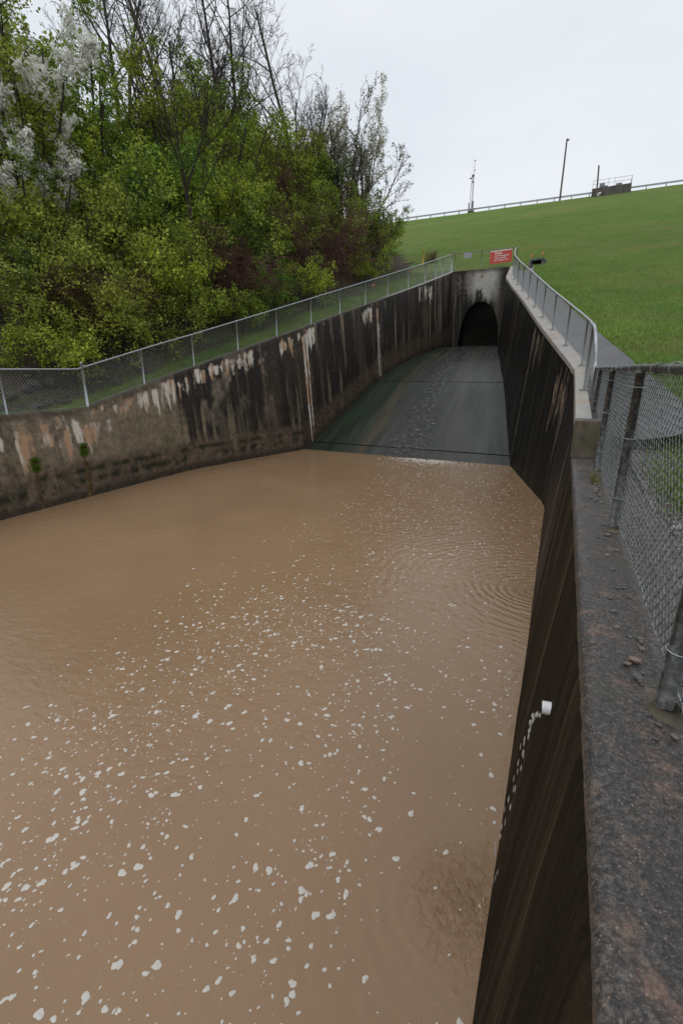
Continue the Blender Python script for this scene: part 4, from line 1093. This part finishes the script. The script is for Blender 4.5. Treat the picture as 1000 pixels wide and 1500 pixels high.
def at(x, y, dz=-.15): return (x, y, float(gz(x, y)) + dz)
r_ = np.random.default_rng(33)
rows = [(.7, 1.7, .78, 7, 36.5), (2.4, 2.0, 1.0, 6.5, 37), (4.6, 2.3, 1.15, 8, 37.5), (7.2, 2.5, 1.3, 9, 40), (10.0, 2.8, 1.4, 10.5, 43), (13.5, 3.2, 1.5, 13, 47), (17.5, 3.6, 1.6, 15, 50)]
hue = ['yellow green', 'bright green', 'pale yellow green', 'dark green', 'lime green', 'yellow green', 'bright green']
ordw = ['first', 'second', 'third', 'fourth', 'fifth', 'sixth', 'seventh', 'eighth', 'ninth', 'tenth', 'eleventh', 'twelfth', 'thirteenth', 'fourteenth', 'fifteenth', 'sixteenth', 'seventeenth', 'eighteenth', 'nineteenth', 'twentieth']
place = ['', 'second', 'third', 'middle', 'upper', 'high back', 'highest back']
count = {}
for ri, (dd, st, sc, ya, yb) in enumerate(rows):
    y = ya
    while y < yb:
        x = float(xbank(y)) - dd + r_.uniform(-.7, .7); yy = y + r_.uniform(-.5, .5)
        s_ = sc * r_.uniform(.8, 1.2)
        if -.335 * yy < x + .9 * s_ or math.hypot(x + 14.0, yy - 26.8) < 2.3 or math.hypot(x + 15.6, yy - 19.4) < 1.3: y += st; continue
        k = int(r_.choice([0, 2, 4, 2, 5, 3], 1)[0]) if yy < 20 else int(r_.choice([1, 0, 3, 4, 6, 5], 1)[0])
        if x < -1.72 * yy: y += st; continue
        vis = x > -1.5 * yy; count[ri] = count.get(ri, -1) + (1 if vis else 0)
        if ri == 0: lab = hue[k] + ' shrub in the front row behind the left fence, ' + (ordw[min(count[ri], 19)] + ' from the left' if vis else 'at the left edge')
        else: lab = hue[k] + ' shrub in the ' + place[ri] + ' row of the thicket, ' + (ordw[min(count[ri], 19)] + ' from the left' if vis else 'at the left edge')
        plant('leafy_shrub', SH[k], at(x, yy), r_.uniform(0, 6.28), (s_, s_, s_ * r_.uniform(.9, 1.25)), lab, 'shrub', 'leafy shrubs of the left bank thicket')
        y += st * r_.uniform(.85, 1.15)
for i, (x, y, k, s_, lab) in enumerate([(-22.5, 15.5, 0, 1.15, 'tall yellow green tree behind the white blossom at far left'), (-24.5, 21, 1, 1.1, 'leafing tree among the bare trunks left of centre'), (-26, 28, 2, 1.15, 'leafing tree behind the dark bare tree'), (-21.5, 27.5, 1, .95, 'bushy leafing tree right of the dark bare tree'), (-19.5, 31.5, 0, .85, 'leafing tree above the reddish shrub mound'), (-15.6, 32.2, 1, .62, 'low leafing tree below the pale budding tree'), (-13.3, 35.6, 2, .55, 'rounded leafing tree at the right end of the thicket'), (-28, 20.5, 0, 1.4, 'tall leafing tree behind the left shrubs'), (-25.2, 17.6, 2, 1.35, 'tall yellow green tree right of the white blossom'), (-23.2, 24.6, 0, 1.3, 'tall leafing tree just behind the dark bare tree'), (-25.5, 31.5, 1, 1.3, 'tall leafing tree in front of the forked bare tree'), (-19.6, 26.0, 2, 1.05, 'leafing tree above the middle of the thicket'), (-18.0, 34.6, 0, .95, 'leafing tree left of the budding tree'), (-30, 24.5, 1, 1.4, 'tallest leafing tree at the back of the wood')]):
    plant('leafing_tree', TG[k], at(x, y), i * 1.3, s_, lab, 'tree', 'leafing trees on the left bank')
for i, (x, y, k, s_, lab) in enumerate([(-17.0, 19.3, -1, 1.0, 'dark bare tree with spreading branches in the middle of the thicket'), (-24.5, 34.0, 1, 1.28, 'tall bare forked tree at the top right of the wood'), (-21.5, 37.5, 3, 1.2, 'slender grey bare tree at the right end of the tall trees'), (-29.5, 27.0, 2, 1.15, 'tall bare tree behind the green canopy'), (-29, 33, 0, 1.1, 'bare tree with fine twigs against the sky'), (-17.5, 33.5, 2, .62, 'small bare tree beside the pale budding tree'), (-33, 31, 3, 1.2, 'straight grey bare trunk far behind'), (-26.5, 38, 2, 1.3, 'bare tree left of the slender grey tree'), (-27, 30.5, 3, 1.35, 'grey bare tree behind the dark spreading tree'), (-23, 40.5, 1, .95, 'bare forked tree behind the cream blossom')]):
    plant('bare_tree', BT[k] if k >= 0 else SP, at(x, y), i * 2.1 + .4, s_, lab, 'tree', 'bare trees on the left bank')
plant('flowering_tree', WT, at(-22.8, 15.5), .6, (1.25, 1.25, 1.3), 'tall white flowering tree at the top left edge', 'tree', 'white flowering trees')
plant('flowering_tree', WT, at(-20.4, 14.2), 2.7, (1.0, 1.0, 1.0), 'lower white flowering tree leaning over the shrubs at far left', 'tree', 'white flowering trees')
plant('budding_tree', BU, at(-14.9, 35.4), 2.2, (1.35, 1.35, 1.1), 'budding tree with fine spreading twigs at the right end of the wood', 'tree', 'budding trees')
plant('budding_tree', BU, at(-17.0, 36.6), 4.4, (1.2, 1.2, 1.1), 'budding tree left of the cream blossom, set back in the wood', 'tree', 'budding trees')
plant('blossom_tree', PB, at(-16.9, 38.2), 1.3, 1.3, 'pale cream blossoming tree behind the budding tree', 'tree')
plant('bare_shrub', RS[0], at(-14.0, 27.0), .3, (1.25, 1.35, 1.35), 'reddish brown leafless shrub mound in front of the thicket', 'shrub', 'reddish leafless shrubs')
plant('bare_shrub', RS[1], at(-15.4, 19.6), 1.3, (1.1, 1.1, 1.05), 'reddish leafless shrub below the dark bare tree', 'shrub', 'reddish leafless shrubs')
plant('bare_shrub', RS[1], at(-19.4, 29.5), 2.0, (1.0, 1.0, 1.5), 'tall reddish leafless shrub behind the mound', 'shrub', 'reddish leafless shrubs')
plant('bare_shrub', RS[0], at(-16.6, 13.3), 2.0, (.9, .9, .85), 'brown twiggy shrub behind the fence on the left', 'shrub', 'reddish leafless shrubs')
plant('bare_shrub', RS[0], at(-10.9, 40.4), 2.0, (.22, .22, .36), 'small dark twiggy bush beside the yellow marker post', 'shrub', 'reddish leafless shrubs')

# ------------------------------------------------------------------ small things on the slope
p = empty('marker_post', at(-11.4, 39.7, 0), 'yellow marker post on the grass behind the left fence', 'post')
a = Acc(); b_ = p.location; a.tube([b_ + Vector((0, 0, -.1)), b_ + Vector((0, 0, .5)), b_ + Vector((.04, 0, 1.05))], .05, 10); a.build('shaft', MAT['yellow'], p, True)
a = Acc(); a.tube([b_ + Vector((.04, 0, 1.05)), b_ + Vector((.04, 0, 1.09)), b_ + Vector((.04, 0, 1.12))], [.055, .055, .02], 10); a.build('cap', MAT['yellow'], p, True)
for i, (x, y, lab) in enumerate([(-11.4, 28.9, 'orange marker flag on the grass verge beside the thicket'), (-10.9, 34.4, 'orange marker flag near the thicket end'), (-3.15, 36.6, 'orange marker flag left of the culvert'), (-2.5, 37.3, 'orange marker flag behind the culvert')]):
    z = float(Bp(y)) + .02; p = empty('marker_flag', (x, y, z), lab, 'flag', 'orange survey flags')
    a = Acc(); a.tube([(x, y, z - .05), (x, y, z + .2), (x, y, z + .42)], .006, 5); a.build('stake', MAT['galv'], p)
    V = [(x, y, z + .42), (x + .07, y - .02, z + .43), (x + .14, y + .01, z + .41), (x, y, z + .30), (x + .07, y - .02, z + .31), (x + .14, y + .01, z + .30)]
    link('flag', mesh('flag', V, [[0, 1, 4, 3], [1, 2, 5, 4]]), MAT['orange'], p)
def culvert():
    x, y = -2.55, 35.2; z = float(Bp(y, True))
    p = empty('culvert', (x, y, z), 'small concrete culvert mouth at the head of the gutter', 'culvert')
    for nm, c, d_ in (('side_wall', (x - .36, y, z + .04), (.1, .7, .38)), ('side_wall', (x + .36, y, z + .04), (.1, .7, .38)), ('lintel', (x, y + .02, z + .275), (.86, .74, .09)), ('apron', (x, y - .3, z - .1), (.72, .5, .06))):
        a = Acc(); a.box(c, d_, (0, 0, -.2)); a.build(nm, MAT['gutter'], p)
    a = Acc(); a.box((x, y + .2, z + .04), (.62, .1, .37), (0, 0, -.2)); a.build('opening_shade', MAT['darkhole'], p)  # near-black box painted as the shade inside the culvert mouth
culvert()

# ------------------------------------------------------------------ crest of the dam
g = empty('guard_rail', (0, 100.4, 27.9), 'long steel guard rail along the crest of the dam', 'railing')
prof = [(0, .02), (-.04, .06), (-.04, .11), (0, .15), (0, .17), (-.04, .21), (-.04, .26), (0, .30)]
xs = np.linspace(-48, 60, 30); V = np.array([[(x, 100.3 + a_, 28.33 + b_) for a_, b_ in prof] for x in xs]).reshape(-1, 3)
link('beam', mesh('beam', V, grid_faces(30, 8, 0, True), False), MAT['galv'], g)
for x in np.arange(-47, 60, 2.75):
    a = Acc(); a.box((x, 100.42, 28.2), (.13, .16, .95)); a.build('post', MAT['dull'], g)
def tower():
    p = empty('lattice_mast', (-20, 100, 27.8), 'slim lattice antenna mast with instruments on the dam crest', 'mast')
    a = Acc(); a.box((-20, 100, 27.75), (.95, .95, .7)); a.build('footing', MAT['crestconc'], p)
    co = [(-20.24, 99.86), (-19.76, 99.86), (-20, 100.28)]
    for x, y in co: a = Acc(); a.tube([(x, y, 28), (x, y, 31), (x * .6 - 8.0, y * .6 + 40.0, 34.0)], .045, 6); a.build('leg', MAT['dull'], p, True)
    for i in range(3):
        a = Acc(); A_, B_ = np.array(co[i]), np.array(co[(i + 1) % 3])
        zs = np.arange(28.2, 33.9, .42); P = [(*(A_ if k % 2 else B_), z) for k, z in enumerate(zs)]; a.tube(P, .022, 4); a.build('brace', MAT['dull'], p)
    a = Acc(); a.box((-19.72, 99.75, 29.1), (.38, .3, 1.05)); a.build('cabinet', MAT['dull'], p)
    a = Acc(); a.box((-20.34, 99.75, 28.95), (.22, .25, .9)); a.build('cabinet', MAT['signback'], p)
    a = Acc(); a.tube([(-19.95, 100, 33.6), (-19.85, 100, 34.6), (-19.80, 100, 36.0)], .03, 6); a.build('top_tube', MAT['signback'], p)
    a = Acc(); a.tube([(-20.12, 100, 33.4), (-20.12, 100, 35), (-20.12, 100, 36.6)], .012, 4); a.build('whip_antenna', MAT['dull'], p)
    for c, s_ in (((-20.4, 99.9, 33.35), .17), ((-19.98, 99.9, 33.72), .2), ((-19.95, 99.9, 32.75), .16), ((-19.74, 99.9, 34.55), .12), ((-19.78, 99.9, 36.05), .12)):
        a = Acc(); a.tube([(c[0] - s_, c[1], c[2] - .06), (c[0], c[1], c[2] + .03), (c[0] + s_, c[1], c[2] + .05)], [s_ * .6, s_ * .75, s_ * .4], 8); a.build('instrument', MAT['darkhole'], p, True)
tower()
p = empty('light_pole', (-4.8, 100, 27.7), 'tall bare wooden pole on the dam crest', 'pole')
a = Acc(); a.tube([(-4.8, 100, 27.3), (-4.8, 100, 32), (-4.83, 100, 36.9)], [.16, .14, .11], 10); a.build('shaft', MAT['wood'], p, True)
a = Acc(); a.box((-4.6, 100, 36.7), (.34, .2, .22)); a.build('lamp_head', MAT['dull'], p)
p = empty('leaning_post', (.8, 96.5, 26.7), 'dark upright post in front of the concrete gate structure', 'pole')
a = Acc(); a.tube([(.8, 96.5, 26.3), (.7, 96.5, 29), (.56, 96.5, 31.1)], [.13, .12, .11], 10); a.build('shaft', MAT['wood'], p, True)
a = Acc(); a.tube([(.56, 96.5, 31.1), (.555, 96.5, 31.13), (.55, 96.5, 31.16)], [.12, .12, .05], 10); a.build('cap', MAT['dull'], p, True)
def gatehouse():
    p = empty('gate_structure', (2.9, 98.5, 26.6), 'dark concrete gate structure with pipe railing on the dam crest', 'structure')
    V = []
    for y, in ((97.0,), (101.0,)):
        V += [(.15, y, 25.8), (5.75, y, 25.8), (5.65, y, 28.2), (.05, y, 28.13)]
    link('block', mesh('block', V, [[0, 1, 2, 3], [5, 4, 7, 6], [4, 0, 3, 7], [1, 5, 6, 2], [3, 2, 6, 7]]), MAT['crestconc'], p)
    for x in (.1, 2.3, 3.2, 5.6):
        a = Acc(); a.tube([(x, 97.15, 28.1), (x, 97.15, 28.7), (x, 97.15, 29.25)], .035, 6); a.build('rail_post', MAT['galv'], p)
    for z in (28.75, 29.27):
        for x0, x1 in ((.1, 2.75), (2.9, 5.65)):
            a = Acc(); a.tube([(x0, 97.15, z), ((x0 + x1) / 2, 97.15, z), (x1, 97.15, z + .03)], .03, 6); a.build('rail', MAT['galv'], p)
    for y in (98.5, 100.0, 100.9):
        a = Acc(); a.tube([(5.62, y, 28.1), (5.62, y, 28.7), (5.62, y, 29.28)], .035, 6); a.build('rail_post', MAT['galv'], p)
    a = Acc(); a.tube([(5.62, 97.15, 29.28), (5.62, 99, 29.28), (5.62, 100.9, 29.28)], .03, 6); a.build('rail', MAT['galv'], p)
    a = Acc(); a.box((1.45, 98.2, 28.62), (.75, .6, .85)); a.build('gate_operator', MAT['dull'], p)
    a = Acc(); a.box((1.45, 97.88, 28.75), (.4, .04, .3)); a.build('operator_plate', MAT['signback'], p)
    a = Acc(); a.box((2.0, 98.0, 28.38), (.5, .5, .4)); a.build('gate_operator', MAT['dull'], p)
    a = Acc(); a.box((3.9, 98.2, 28.45), (.85, .6, .5)); a.build('gate_operator', MAT['dull'], p)
    for c, d_ in (((1.2, 96.985, 27.35), (.55, .012, .3)), ((1.05, 96.985, 27.05), (.4, .012, .12)), ((1.1, 96.985, 26.72), (.9, .012, .2))):
        a = Acc(); r2 = np.random.default_rng(int(c[2] * 100)); k = 14; th_ = np.arange(k) * 2 * np.pi / k
        rr = 1 + r2.normal(0, .18, k); P = [(c[0] + d_[0] / 2 * rr[i] * math.cos(th_[i]), c[1], c[2] + d_[2] / 2 * rr[i] * math.sin(th_[i])) for i in range(k)]
        P2 = [(x, y + .012, z) for x, y, z in P]
        link('white_paint_patch', mesh('white_paint_patch', P + P2, [np.array([list(range(k))]), np.array([[i, i + k, (i + 1) % k + k, (i + 1) % k] for i in range(k)])]), MAT['signwhite'], p)
gatehouse()
